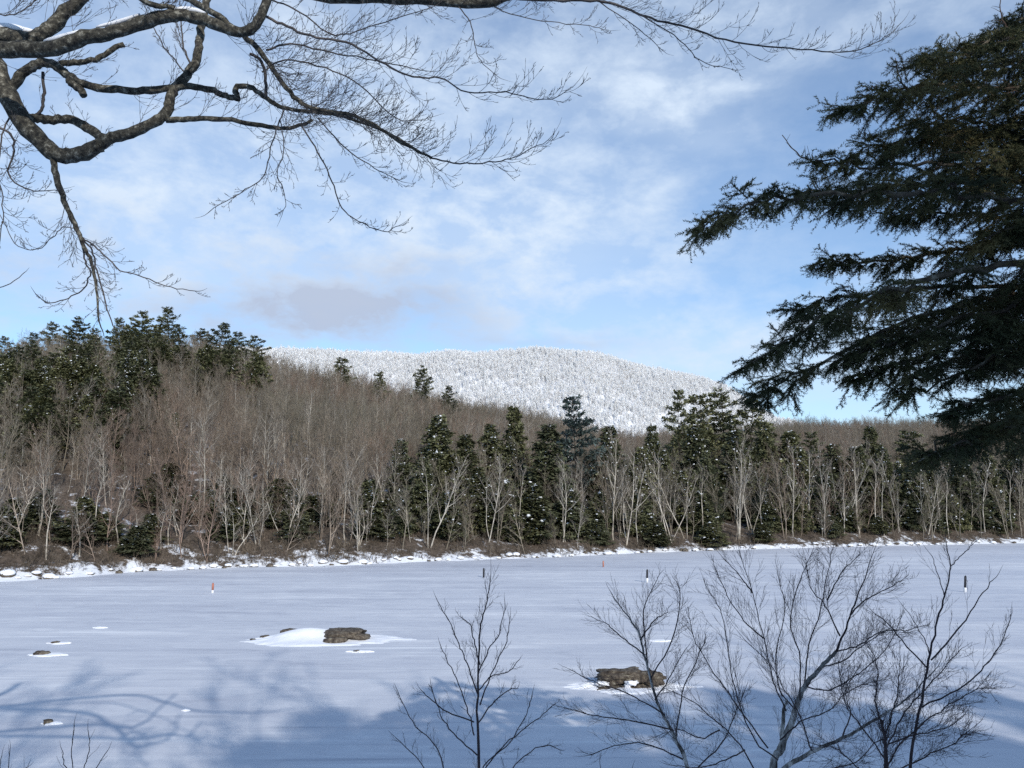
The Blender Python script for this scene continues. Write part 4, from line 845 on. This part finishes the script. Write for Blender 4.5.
for pp, w_ in (([(-20, 29, 6.0), (0, 27, 6.0), (15, 29, 6.0), (33, 31, 6.0)], 5), ([(44, 41, 5.5), (62, 37, 5.5), (84, 30, 5.5)], 3.0), ([(96, 27, 5.5), (120, 21.5, 5.5), (140, 14, 5.5)], 2.4), ([(168, 9, 5.5), (190, 9.5, 5.5), (205, 13, 5.5)], 3.0)):
    c = catmull(np.array([P(*q) for q in pp]), 4) - base; mb = MB(); t = np.linspace(0, 1, len(c)); tube(mb, c, w_ * 6 / F * (0.35 + 0.65 * np.sin(t * math.pi)), 8, 0, 0.2, np.random.default_rng(3))
    link('snow', mb.mesh('snow', M['snow'], True), mpl)

# saplings on the near bank
def sapling_base(px, Y): x = (px - 512) / F * Y; return (x, Y, hgt(x, Y))
def bs(b): return pw(b[0], b[1], b[2] - 0.1)
b1 = sapling_base(479, 7.0)
L1 = [dict(n='trunk', p=[bs(b1), (479, 900, 7.0), (478.6, 768, 7.0), (477.5, 712, 7.0), (478, 676, 7.0), (480, 630, 7.0), (486, 606, 7.0), (490.6, 578, 7.0)], tp=0.55, r=(2.3, 0.4), t=0.9, s=0.45, l=0.35)]
for br in [[(474, 735), (470, 718), (461, 690), (449, 663), (440, 644)], [(478, 695), (467, 663), (459, 644), (448, 620), (437, 600)], [(478, 675), (488, 650), (499, 633), (505, 604)], [(480, 705), (494, 668), (507, 641), (510, 617)],
           [(470, 860), (444, 768), (434, 744), (412, 722), (398, 692)], [(474, 722), (448, 712), (429, 698), (422, 691)], [(479, 800), (484, 766), (510, 742), (526, 714), (532, 695)], [(479, 810), (486, 768), (515, 736), (540, 717), (553, 705)],
           [(477, 755), (453, 733), (440, 714), (431, 685)], [(480, 665), (474, 640), (470, 625), (462, 618)], [(479, 722), (495, 700), (510, 690), (518, 688)], [(479, 690), (492, 676), (508, 672), (519, 660)],
           [(462, 850), (440, 800), (420, 762), (396, 738)], [(482, 840), (500, 790), (520, 760), (545, 745), (560, 750)]]:
    L1.append(dict(p=[(x, y, 7.0 + 0.25 * math.sin(i * 0.7 + x)) for i, (x, y) in enumerate(br)], r=(1.15, 0.45), t=1.0, l=0.20))
near_tree('birch_sapling', 'thin young reddish sapling rising alone at the bottom centre', 'sapling', b1, L1, M['birch_twig'], M['birch_twig'], 51, 0.25, 8.0, 0.0014, 2, 0.08, 0.55, 2.05)
b2 = sapling_base(775, 7.5)
def brs(lst, Y, r, l=0.3, t=1.0, amp=0.4):
    l = l * 1.25
    return [dict(p=[(x, y, Y + amp * math.sin(x * 0.05 + i * 0.8 + q)) for i, (x, y) in enumerate(br)], r=r, l=l, t=t) for q, br in enumerate(lst)]
L2 = [dict(n='trunk', p=[bs(b2), (772, 860, 7.5), (773, 768, 7.5), (782, 747, 7.5), (795, 711, 7.5), (804, 688, 7.5), (821, 667, 7.5), (836, 652, 7.5)], r=(4.5, 1.6), t=0.4, s=0.5),
      dict(p=[(836, 652, 7.5), (846, 628, 7.5), (857, 598, 7.5), (866, 574, 7.5), (876, 545, 7.5)], r=(1.9, 0.35), t=1.2, l=0.4, m=M['birch_twig']),
      dict(p=[(779, 755, 7.5), (782, 735, 7.6), (783, 715, 7.6), (786, 700, 7.6)], r=(2.6, 1.0), t=0.6, m=M['birch_near']),
      dict(p=[(770, 790, 7.5), (785, 768, 7.4), (812, 752, 7.3), (842, 738, 7.2), (878, 718, 7.1), (905, 700, 7.1), (935, 670, 7.1)], r=(2.5, 0.45), t=1.3, l=0.4)]
L2 += brs([[(804, 686), (809, 645), (820, 612), (827, 575), (832, 550)], [(768, 748), (741, 711), (719, 680), (696, 643), (690, 620)], [(786, 711), (773, 680), (764, 639), (752, 593), (739, 550)], [(800, 700), (800, 660), (790, 620), (800, 580), (812, 552)],
           [(836, 652), (860, 645), (880, 632), (905, 630), (928, 625)], [(822, 667), (845, 660), (870, 640), (890, 628)], [(840, 636), (825, 605), (812, 590), (806, 562)], [(812, 752), (806, 735), (800, 715), (785, 690), (770, 665), (745, 640)],
           [(765, 790), (740, 745), (715, 720), (690, 700), (668, 690)], [(780, 740), (800, 722), (830, 710), (850, 690), (880, 680)], [(778, 760), (755, 740), (735, 690), (728, 650), (722, 615), (708, 590)], [(796, 711), (780, 690), (776, 655), (785, 610), (778, 575)],
           [(805, 686), (830, 690), (860, 672), (885, 650), (900, 620)], [(850, 616), (865, 600), (885, 590), (905, 578)], [(765, 639), (748, 625), (730, 600), (718, 575)], [(775, 775), (820, 770), (855, 762), (880, 740), (915, 735)], [(842, 738), (850, 715), (846, 690), (860, 665)],
           [(827, 600), (840, 575), (858, 556)], [(752, 593), (742, 578), (725, 560)], [(720, 730), (700, 738), (680, 730), (660, 735)], [(745, 750), (725, 760), (700, 768), (670, 765)]], 7.5, (1.25, 0.38), 0.34, 1.25)
near_tree('birch_tree', 'largest near birch with a pale forked trunk at bottom right', 'birch', b2, L2, M['birch_near'], M['birch_twig'], 52, 0.46, 16, 0.0014, 2, 0.07, 0.55, 2.05, sub=6, wig=0.10)
b3 = sapling_base(700, 8.0)
L3 = [dict(n='trunk', p=[bs(b3), (700, 850, 8.0), (687, 768, 8.0), (675, 738, 8.0), (657, 702, 8.0), (646, 661, 8.0), (637, 630, 8.0), (614, 598, 8.0)], r=(2.5, 0.45), t=1.2, s=0.3, m=M['birch_near'])]
L3 += brs([[(676, 740), (682, 693), (696, 661), (705, 640)], [(648, 668), (644, 612), (657, 580)], [(650, 680), (672, 640), (680, 600), (678, 585)], [(673, 730), (628, 720), (596, 716), (566, 708)], [(665, 715), (640, 700), (620, 690), (598, 684), (575, 672)],
           [(645, 655), (625, 640), (608, 625), (598, 620)], [(684, 760), (650, 745), (620, 745), (590, 755)], [(640, 640), (655, 620), (668, 612)], [(690, 775), (720, 745), (735, 715), (745, 690)], [(655, 700), (668, 680), (685, 650)]], 8.0, (1.2, 0.45), 0.3, 1.15, 0.3)
near_tree('birch_tree', 'slim birch leaning left in front of the brown ledge', 'birch', b3, L3, M['birch_near'], M['birch_twig'], 53, 0.38, 18.0, 0.0014, 2, 0.06, 0.55, 2.05, sub=6, wig=0.10)
b4 = sapling_base(905, 7.0)
L4 = [dict(n='trunk', p=[bs(b4), (895, 860, 7.0), (909, 768, 7.0), (920, 711, 7.0), (929, 661, 7.0), (938, 620, 7.0), (946, 590, 7.0), (950, 566, 7.0), (946, 542, 7.0)], tp=0.55, r=(2.4, 0.4), t=0.35, s=0.5, l=0.3, m=M['birch_twig']),
      dict(p=[(927, 668, 7.0), (904, 643, 7.0), (890, 625, 7.0), (877, 615, 7.0)], r=(1.3, 0.5), t=0.2), dict(p=[(931, 660, 7.0), (954, 634, 7.0), (968, 616, 7.0), (982, 594, 7.0), (993, 580, 7.0)], r=(1.4, 0.5), t=0.25),
      dict(p=[(922, 707, 7.0), (965, 685, 7.0), (988, 662, 7.0), (1000, 645, 7.0), (1010, 620, 7.0)], r=(1.3, 0.5), t=1.2), dict(p=[(950, 566, 7.0), (962, 555, 7.0), (972, 545, 7.0)], r=(0.8, 0.4), t=0.1),
      dict(p=[(930, 655, 7.0), (922, 635, 7.0), (908, 612, 7.0)], r=(0.9, 0.4), t=0.3), dict(p=[(944, 595, 7.0), (938, 575, 7.0), (932, 556, 7.0)], r=(0.8, 0.4), t=0.1)]
near_tree('birch_sapling', 'straight dark stemmed sapling at the right of the near birches', 'sapling', b4, L4, M['birch_twig'], M['birch_twig'], 54, 0.34, 11.0, 0.0014, 2, 0.07, 0.5, 2.05, sub=5, wig=0.10)
b5 = sapling_base(880, 6.4)
L5 = [dict(n='trunk', p=[bs(b5), (878, 860, 6.4), (884, 790, 6.4), (886, 750, 6.4), (882, 720, 6.4)], r=(3, 1.3), t=1.0, s=0.5)]
L5 += brs([[(886, 770), (900, 745), (925, 722), (950, 705), (975, 690), (992, 688)], [(886, 760), (868, 735), (850, 712), (842, 690), (838, 660)], [(884, 740), (892, 712), (898, 690), (900, 660)], [(885, 790), (860, 770), (838, 750), (818, 745)], [(886, 750), (905, 712), (925, 690), (940, 672), (960, 650)],
           [(886, 775), (920, 760), (950, 745), (970, 730)], [(884, 730), (875, 700), (878, 670), (870, 645)], [(886, 745), (915, 735), (945, 728), (962, 718)]], 6.4, (1.3, 0.45), 0.32, 1.3, 0.3)
near_tree('birch_shrub', 'dense low bush of fine dark twigs between the birch and the straight sapling', 'shrub', b5, L5, M['birch_twig'], M['birch_twig'], 55, 0.40, 22.0, 0.0014, 2, 0.06, 0.55, 2.05, sub=6, wig=0.11)
for nm, px, brl, lb, sd in (('twig_sapling', 78, [[(80, 850), (76, 790), (72, 756), (74, 724)], [(78, 800), (84, 770), (90, 748), (88, 730)], [(82, 800), (96, 768), (108, 750)], [(74, 790), (66, 768), (62, 750)]], 'three thin twig tips showing at the lower left', 61), ('twig_sapling', 6, [[(8, 850), (8, 790), (10, 750)], [(6, 820), (0, 775), (2, 755)], [(10, 810), (22, 775), (28, 766)]], 'faint twig tips in the lower left corner', 62), ('twig_sapling', 610, [[(612, 880), (606, 800), (600, 764)], [(610, 850), (625, 800), (632, 770)]], 'short twig tips at the bottom just left of the slim birch', 63)):
    bb_ = sapling_base(px, 6.5); LL = [dict(n='trunk', p=[bs(bb_), (px, 900, 6.5), (px, 840, 6.5)], r=(2, 1.2), t=0)] + brs(brl, 6.5, (0.9, 0.4), 0.14, 0.7, 0.1)
    near_tree(nm, lb, 'sapling', bb_, LL, M['birch_twig'], M['birch_twig'], sd, 0.12, 5.0, 0.002, 1, 0.08, 0.55, 2.05)

# ------------------------------------------------------------------ near spruce
sx, sy = 6.9, 8.2; sz = hgt(sx, sy); rg = np.random.default_rng(88)
spr = empty('spruce_tree', (sx, sy, sz)); base = np.array([sx, sy, sz])
mb = MB(); tz = np.linspace(-0.5, 13.7 - sz, 16); tube(mb, np.stack([0.04 * np.sin(tz), 0.03 * np.cos(tz * 1.3), tz], 1), np.linspace(0.24, 0.08, 16), 14, 0, 0.08, rg)
link('trunk', mb.mesh('trunk', M['spruce_bark'], True), spr)
def tw_(z, dy=0.0): return pw(sx, sy + dy, z)
boughs = [  # stations, radius px, length of the side branchlets (m), droop, share of dead inner twigs
 ([tw_(13.2), (1060, 20, 7.6), (1010, 40, 7.2), (960, 52, 7.0), (915, 62, 6.8)], 4, 0.42, 0.25, 0.2),
 ([tw_(13.6), (1080, -20, 8.2), (1020, 20, 8.0), (975, 45, 7.8)], 4, 0.40, 0.3, 0.1),
 ([tw_(12.4), (1060, 85, 7.4), (1000, 85, 7.2), (940, 88, 7.0), (890, 92, 6.8), (842, 108, 6.7)], 4.5, 0.50, 0.35, 0.35),
 ([tw_(12.0), (1060, 120, 8.4), (1000, 125, 8.3), (950, 120, 8.2), (905, 125, 8.0)], 4, 0.55, 0.35, 0.3),
 ([tw_(11.0), (1050, 222, 8.2), (1000, 218, 8.1), (940, 212, 8.0), (890, 215, 7.8)], 4, 0.34, 0.50, 0.5),
 ([tw_(10.6), (1060, 232, 8.6), (1010, 235, 8.5), (975, 245, 8.3), (925, 258, 8.1), (870, 262, 8.0), (820, 262, 7.9)], 4.5, 0.42, 0.45, 0.6),
 ([tw_(10.5), (1060, 225, 7.2), (1020, 228, 7.2), (985, 240, 7.1)], 4, 0.34, 0.45, 0.6),
 ([tw_(12.6), (1050, 62, 8.6), (1000, 66, 8.5), (950, 72, 8.4)], 4, 0.42, 0.4, 0.4),
 ([tw_(11.6), (1070, 150, 7.6), (1000, 160, 7.4), (930, 165, 7.2), (865, 165, 7.0), (815, 160, 6.8)], 4.5, 0.50, 0.40, 0.3),
 ([tw_(11.2), (1060, 190, 7.2), (990, 195, 7.0), (920, 190, 6.8), (850, 192, 6.6), (790, 198, 6.5), (735, 212, 6.4), (698, 232, 6.3)], 5.5, 0.42, 0.42, 0.3),
 ([tw_(10.2), (1070, 250, 7.4), (1000, 265, 7.2), (950, 275, 7.0), (905, 285, 6.9), (860, 305, 6.8), (805, 330, 6.7), (742, 368, 6.6)], 6.5, 0.50, 0.45, 0.5),
 ([tw_(9.9), (1050, 300, 8.5), (980, 300, 8.3), (910, 320, 8.1), (850, 345, 8.0), (790, 375, 7.8), (755, 395, 7.7)], 4.5, 0.50, 0.45, 0.5),
 ([tw_(9.6), (1060, 320, 7.8), (1000, 330, 7.6), (950, 345, 7.4), (900, 365, 7.3), (850, 385, 7.2)], 4.5, 0.50, 0.42, 0.6),
 ([tw_(9.3), (1050, 360, 8.8), (990, 350, 8.6), (940, 365, 8.4), (890, 395, 8.3)], 4, 0.45, 0.38, 0.4),
 ([tw_(8.6), (1060, 420, 7.8), (1010, 425, 7.5), (965, 435, 7.3), (925, 452, 7.2)], 4, 0.38, 0.30, 0.3),
 ([tw_(12.0), (1050, 130, 7.9), (985, 140, 7.8), (920, 140, 7.6), (868, 145, 7.5)], 4, 0.55, 0.45, 0.5),
 ([tw_(11.3), (1060, 180, 8.9), (990, 180, 8.8), (920, 185, 8.6), (850, 190, 8.5), (800, 195, 8.4)], 4, 0.55, 0.5, 0.4),
 ([tw_(10.3), (1060, 285, 8.9), (980, 285, 8.8), (900, 290, 8.6), (830, 300, 8.4), (790, 310, 8.2)], 4, 0.55, 0.5, 0.5),
 ([tw_(9.9), (1060, 290, 7.6), (1000, 305, 7.5), (940, 325, 7.3), (880, 345, 7.2), (830, 365, 7.1)], 4, 0.55, 0.45, 0.7),
 ([tw_(9.2), (1060, 340, 7.6), (1010, 350, 7.5), (960, 372, 7.3), (905, 398, 7.2)], 4, 0.48, 0.4, 0.5),
 ([tw_(8.5), (1060, 425, 7.2), (1010, 430, 7.0), (965, 442, 6.9), (918, 462, 6.8)], 4, 0.40, 0.35, 0.3),
 ([tw_(8.8), (1060, 405, 8.3), (1000, 405, 8.2), (950, 415, 8.1)], 4, 0.42, 0.3, 0.3),
 ([tw_(8.9), (1060, 390, 7.2), (1020, 395, 7.0), (980, 400, 6.9), (945, 412, 6.8)], 4, 0.34, 0.32, 0.3),
]
shoots = []; tw = []; dead = []
def shoot_line(p, d, l, droop, lev):
    """needled branchlet with side shoots"""
    n = max(3, int(l / 0.070)); st = l / n; side = norm(np.cross(d, [0, 0, 1]) + rg.normal(0, 0.25, 3)); q = p.copy(); dd = d.copy(); sg = 1
    for i in range(n):
        dd = norm(dd + np.array([0, 0, -droop * 0.16]) + rg.normal(0, 0.06, 3)); q2 = q + dd * st
        tw.append((*q, *q2, 0.0035, 0.0025))
        if i > 0 or lev == 0: shoots.append((*q, *q2))
        t = (i + 1) / n
        for sgn in (1, -1):
            if rg.random() < 0.82:
                d2 = norm(dd * 0.75 + side * sgn * 0.75 + np.array([0, 0, -0.12 - 0.25 * droop]) + rg.normal(0, 0.16, 3)); ll = (0.09 + 0.10 * rg.random()) * (1.1 - 0.45 * t) * (1 + 0.3 * lev)
                if lev > 0 and t < 0.75 and rg.random() < 0.36: shoot_line(q2, d2, l * (0.38 + 0.2 * rg.random()) * (1.1 - 0.6 * t), droop, lev - 1)
                else: shoots.append((*q2, *(q2 + d2 * ll)))
        q = q2
for bi, (st_, rp_, bl, droop, dd_) in enumerate(boughs):
    c, rr_ = trace(st_, rp_ * 0.75, 0.8, bi, 0.03); c = c - base; mb = MB(); tube(mb, c, rr_, 8, 0, 0.15, rg); link('bough', mb.mesh('bough', M['spruce_bark'], True), spr)
    Ls = np.concatenate([[0], np.cumsum(np.linalg.norm(np.diff(c, axis=0), axis=1))]); Lt = Ls[-1]; g = norm(np.gradient(c, axis=0))
    x = 0.12 * Lt
    while x < Lt:
        t = x / Lt; p = np.array([np.interp(x, Ls, c[:, k_]) for k_ in range(3)]); d = norm(np.array([np.interp(x, Ls, g[:, k_]) for k_ in range(3)]))
        side = norm(np.cross(d, [0, 0, 1]))
        cl = vnoise(np.array([x * 3.2]), np.array([bi * 7.7]))[0]
        if cl < -0.30 and t < 0.93: x += 0.105; continue
        for sgn in (1, -1):
            l = (1.0 + 0.8 * cl) * bl * (0.35 + 0.65 * math.sin(min(1, (1 - t) * 1.5 + 0.12) * math.pi / 2)) * (0.35 + 0.95 * rg.random())
            if t > 0.9: l *= 0.7
            d2 = norm(d * 0.6 + side * sgn * 0.7 + np.array([0, 0, rg.normal(0.02, 0.30)]))
            shoot_line(p, d2, l, droop * 1.2, 1)
        if rg.random() < 0.75:  # hanging branchlets below
            shoot_line(p, norm(d * 0.5 + rg.normal(0, 0.3, 3) + np.array([0, 0, -0.8])), bl * 0.6 * (0.5 + 0.6 * rg.random()) * (1.1 - 0.6 * t), droop, 1)
        if rg.random() < 0.5:
            shoot_line(p, norm(d * 0.8 + rg.normal(0, 0.25, 3) + np.array([0, 0, 0.45])), bl * 0.45 * (0.5 + 0.6 * rg.random()), droop * 0.5, 0)
        for _ in range(int(rg.poisson(dd_ * 5 * max(0, 0.82 - t)))):
            q, qr, qd = limb(rg, p, norm(d * 0.9 + rg.normal(0, 0.5, 3) + np.array([0, 0, -0.4])), 0.25 + 0.35 * rg.random(), 0.0042, 5, -0.06, 0.12)
            for a_ in range(5): dead.append((*q[a_], *q[a_ + 1], qr[a_], qr[a_ + 1]))
            twig_tree(rg, dead, q, qr, qd, 0.2, 4, 0.16, 1, 0.7, -0.03, 0.12, 0.0022)
        x += 0.092
    shoot_line(c[-1] - g[-1] * 0.05, g[-1], 0.25, 0.1, 0)
# bare snag twigs poking out to the left
for (a_, b_) in (((825, 165, 6.9), (782, 135, 6.9)), ((915, 95, 7.0), (895, 58, 7.0)), ((1010, 30, 7.4), (1000, -5, 7.4))):
    c, q_ = trace([a_, ((a_[0] + b_[0]) / 2 - 3, (a_[1] + b_[1]) / 2 + 6, a_[2]), b_], 1.2, 0.5, 1, 0.004); c = c - base
    for i in range(len(c) - 1): dead.append((*c[i], *c[i + 1], q_[i], q_[i + 1]))
    twig_tree(rg, dead, list(c), q_, list(norm(np.gradient(c, axis=0))), 0.2, 6, 0.14, 1, 0.8, 0, 0.1, 0.002)
sh = np.array(shoots); print('shoots', len(sh))
NN = 26
p0 = np.repeat(sh[:, :3], NN, 0); p1 = np.repeat(sh[:, 3:6], NN, 0); n = len(p0)
d = norm(p1 - p0); L_ = np.linalg.norm(p1 - p0, axis=1, keepdims=True); t = (np.tile(np.arange(NN), len(sh))[:, None] + rg.random((n, 1))) / NN
a = norm(np.cross(d, rg.standard_normal((n, 3)))); ln = 0.022 + 0.010 * rg.random((n, 1))
a[:, 2] += 0.15; c = p0 + d * L_ * t; tip = norm(d * 0.75 + a) * ln; sd_ = norm(np.cross(tip, rg.standard_normal((n, 3)))) * 0.0034
mb = MB(); tris(mb, c - sd_, sd_ * 2, tip + sd_)
link('crown', mb.mesh('crown', M['spruce'], False), spr)
mb = MB(); prisms(mb, tw, 3); o = link('branchlets', mb.mesh('branchlets', M['dead_twig']), spr)
mb = MB(); prisms(mb, dead, 3); o = link('dead_twigs', mb.mesh('dead_twigs', M['dead_twig']), spr)
for ch in list(spr.children):      # the boughs of the far side of the tree, beyond the picture's edge
    if ch.name.split('.')[0] in ('crown', 'branchlets', 'bough'):
        c2 = ch.copy(); C.objects.link(c2); c2.parent = spr; c2.rotation_euler = (0, 0, R(205))
tag(spr, 'dark green spruce with drooping boughs filling the right side', 'spruce')

# ------------------------------------------------------------------ trees standing on the bank behind the viewer: they shade the near ice
bg_ = np.random.default_rng(31); k_n = 0
for i in range(12):
    x = -3 + i * 4.1 + bg_.uniform(-1.2, 1.2); y = -26 + bg_.uniform(-3, 3); kd = ('hem', 'pine', 'pine')[i % 3]; z = hgt(x, y)
    tm, cm, sm_, h0 = con[(kd, i % 3)]; h = (31.0 - 3.0 * bg_.random() if x > 22 else (28.8 - 2.0 * bg_.random() if x > 13 else 27.0 - 2.0 * bg_.random())) - z; r = empty('pine_tree' if kd == 'pine' else 'hemlock_tree', (x, y, z), i * 1.3); r.scale = (1.7, 1.7, h / h0)
    tree_parts(r, (tm, cm), ('trunk', 'crown'))
    tag(r, 'tall evergreen on the near bank behind the viewer casting shade on the ice', 'conifer', 'evergreens behind the viewer')
for i in range(8):
    x = 1 + i * 6.4 + bg_.uniform(-1.2, 1.2); y = -36 + bg_.uniform(-3, 3); kd = ('hem', 'pine')[i % 2]; z = hgt(x, y)
    tm, cm, sm_, h0 = con[(kd, i % 3)]; h = (35.5 - 3.0 * bg_.random() if x > 17 else 32.0 - 2.5 * bg_.random()) - z; r = empty('pine_tree' if kd == 'pine' else 'hemlock_tree', (x, y, z), i * 2.3); r.scale = (1.7, 1.7, h / h0)
    tree_parts(r, (tm, cm), ('trunk', 'crown'))
    tag(r, 'tall evergreen of the rear row behind the viewer', 'conifer', 'rear row of evergreens behind the viewer')
for i in range(24):
    x = -8 + i * 2.3 + bg_.uniform(-1.5, 1.5); y = -19 + bg_.uniform(-4, 3); z = hgt(x, y); o = link('bare_tree', hill_meshes[i % 8]); o.location = (x, y, z); kk_ = (26 - z + bg_.uniform(-2, 2.5)) / 12
    o.scale = (1.3, 1.3, kk_); tag(o, 'tall bare tree on the near bank behind the viewer', 'tree', 'bare trees behind the viewer')
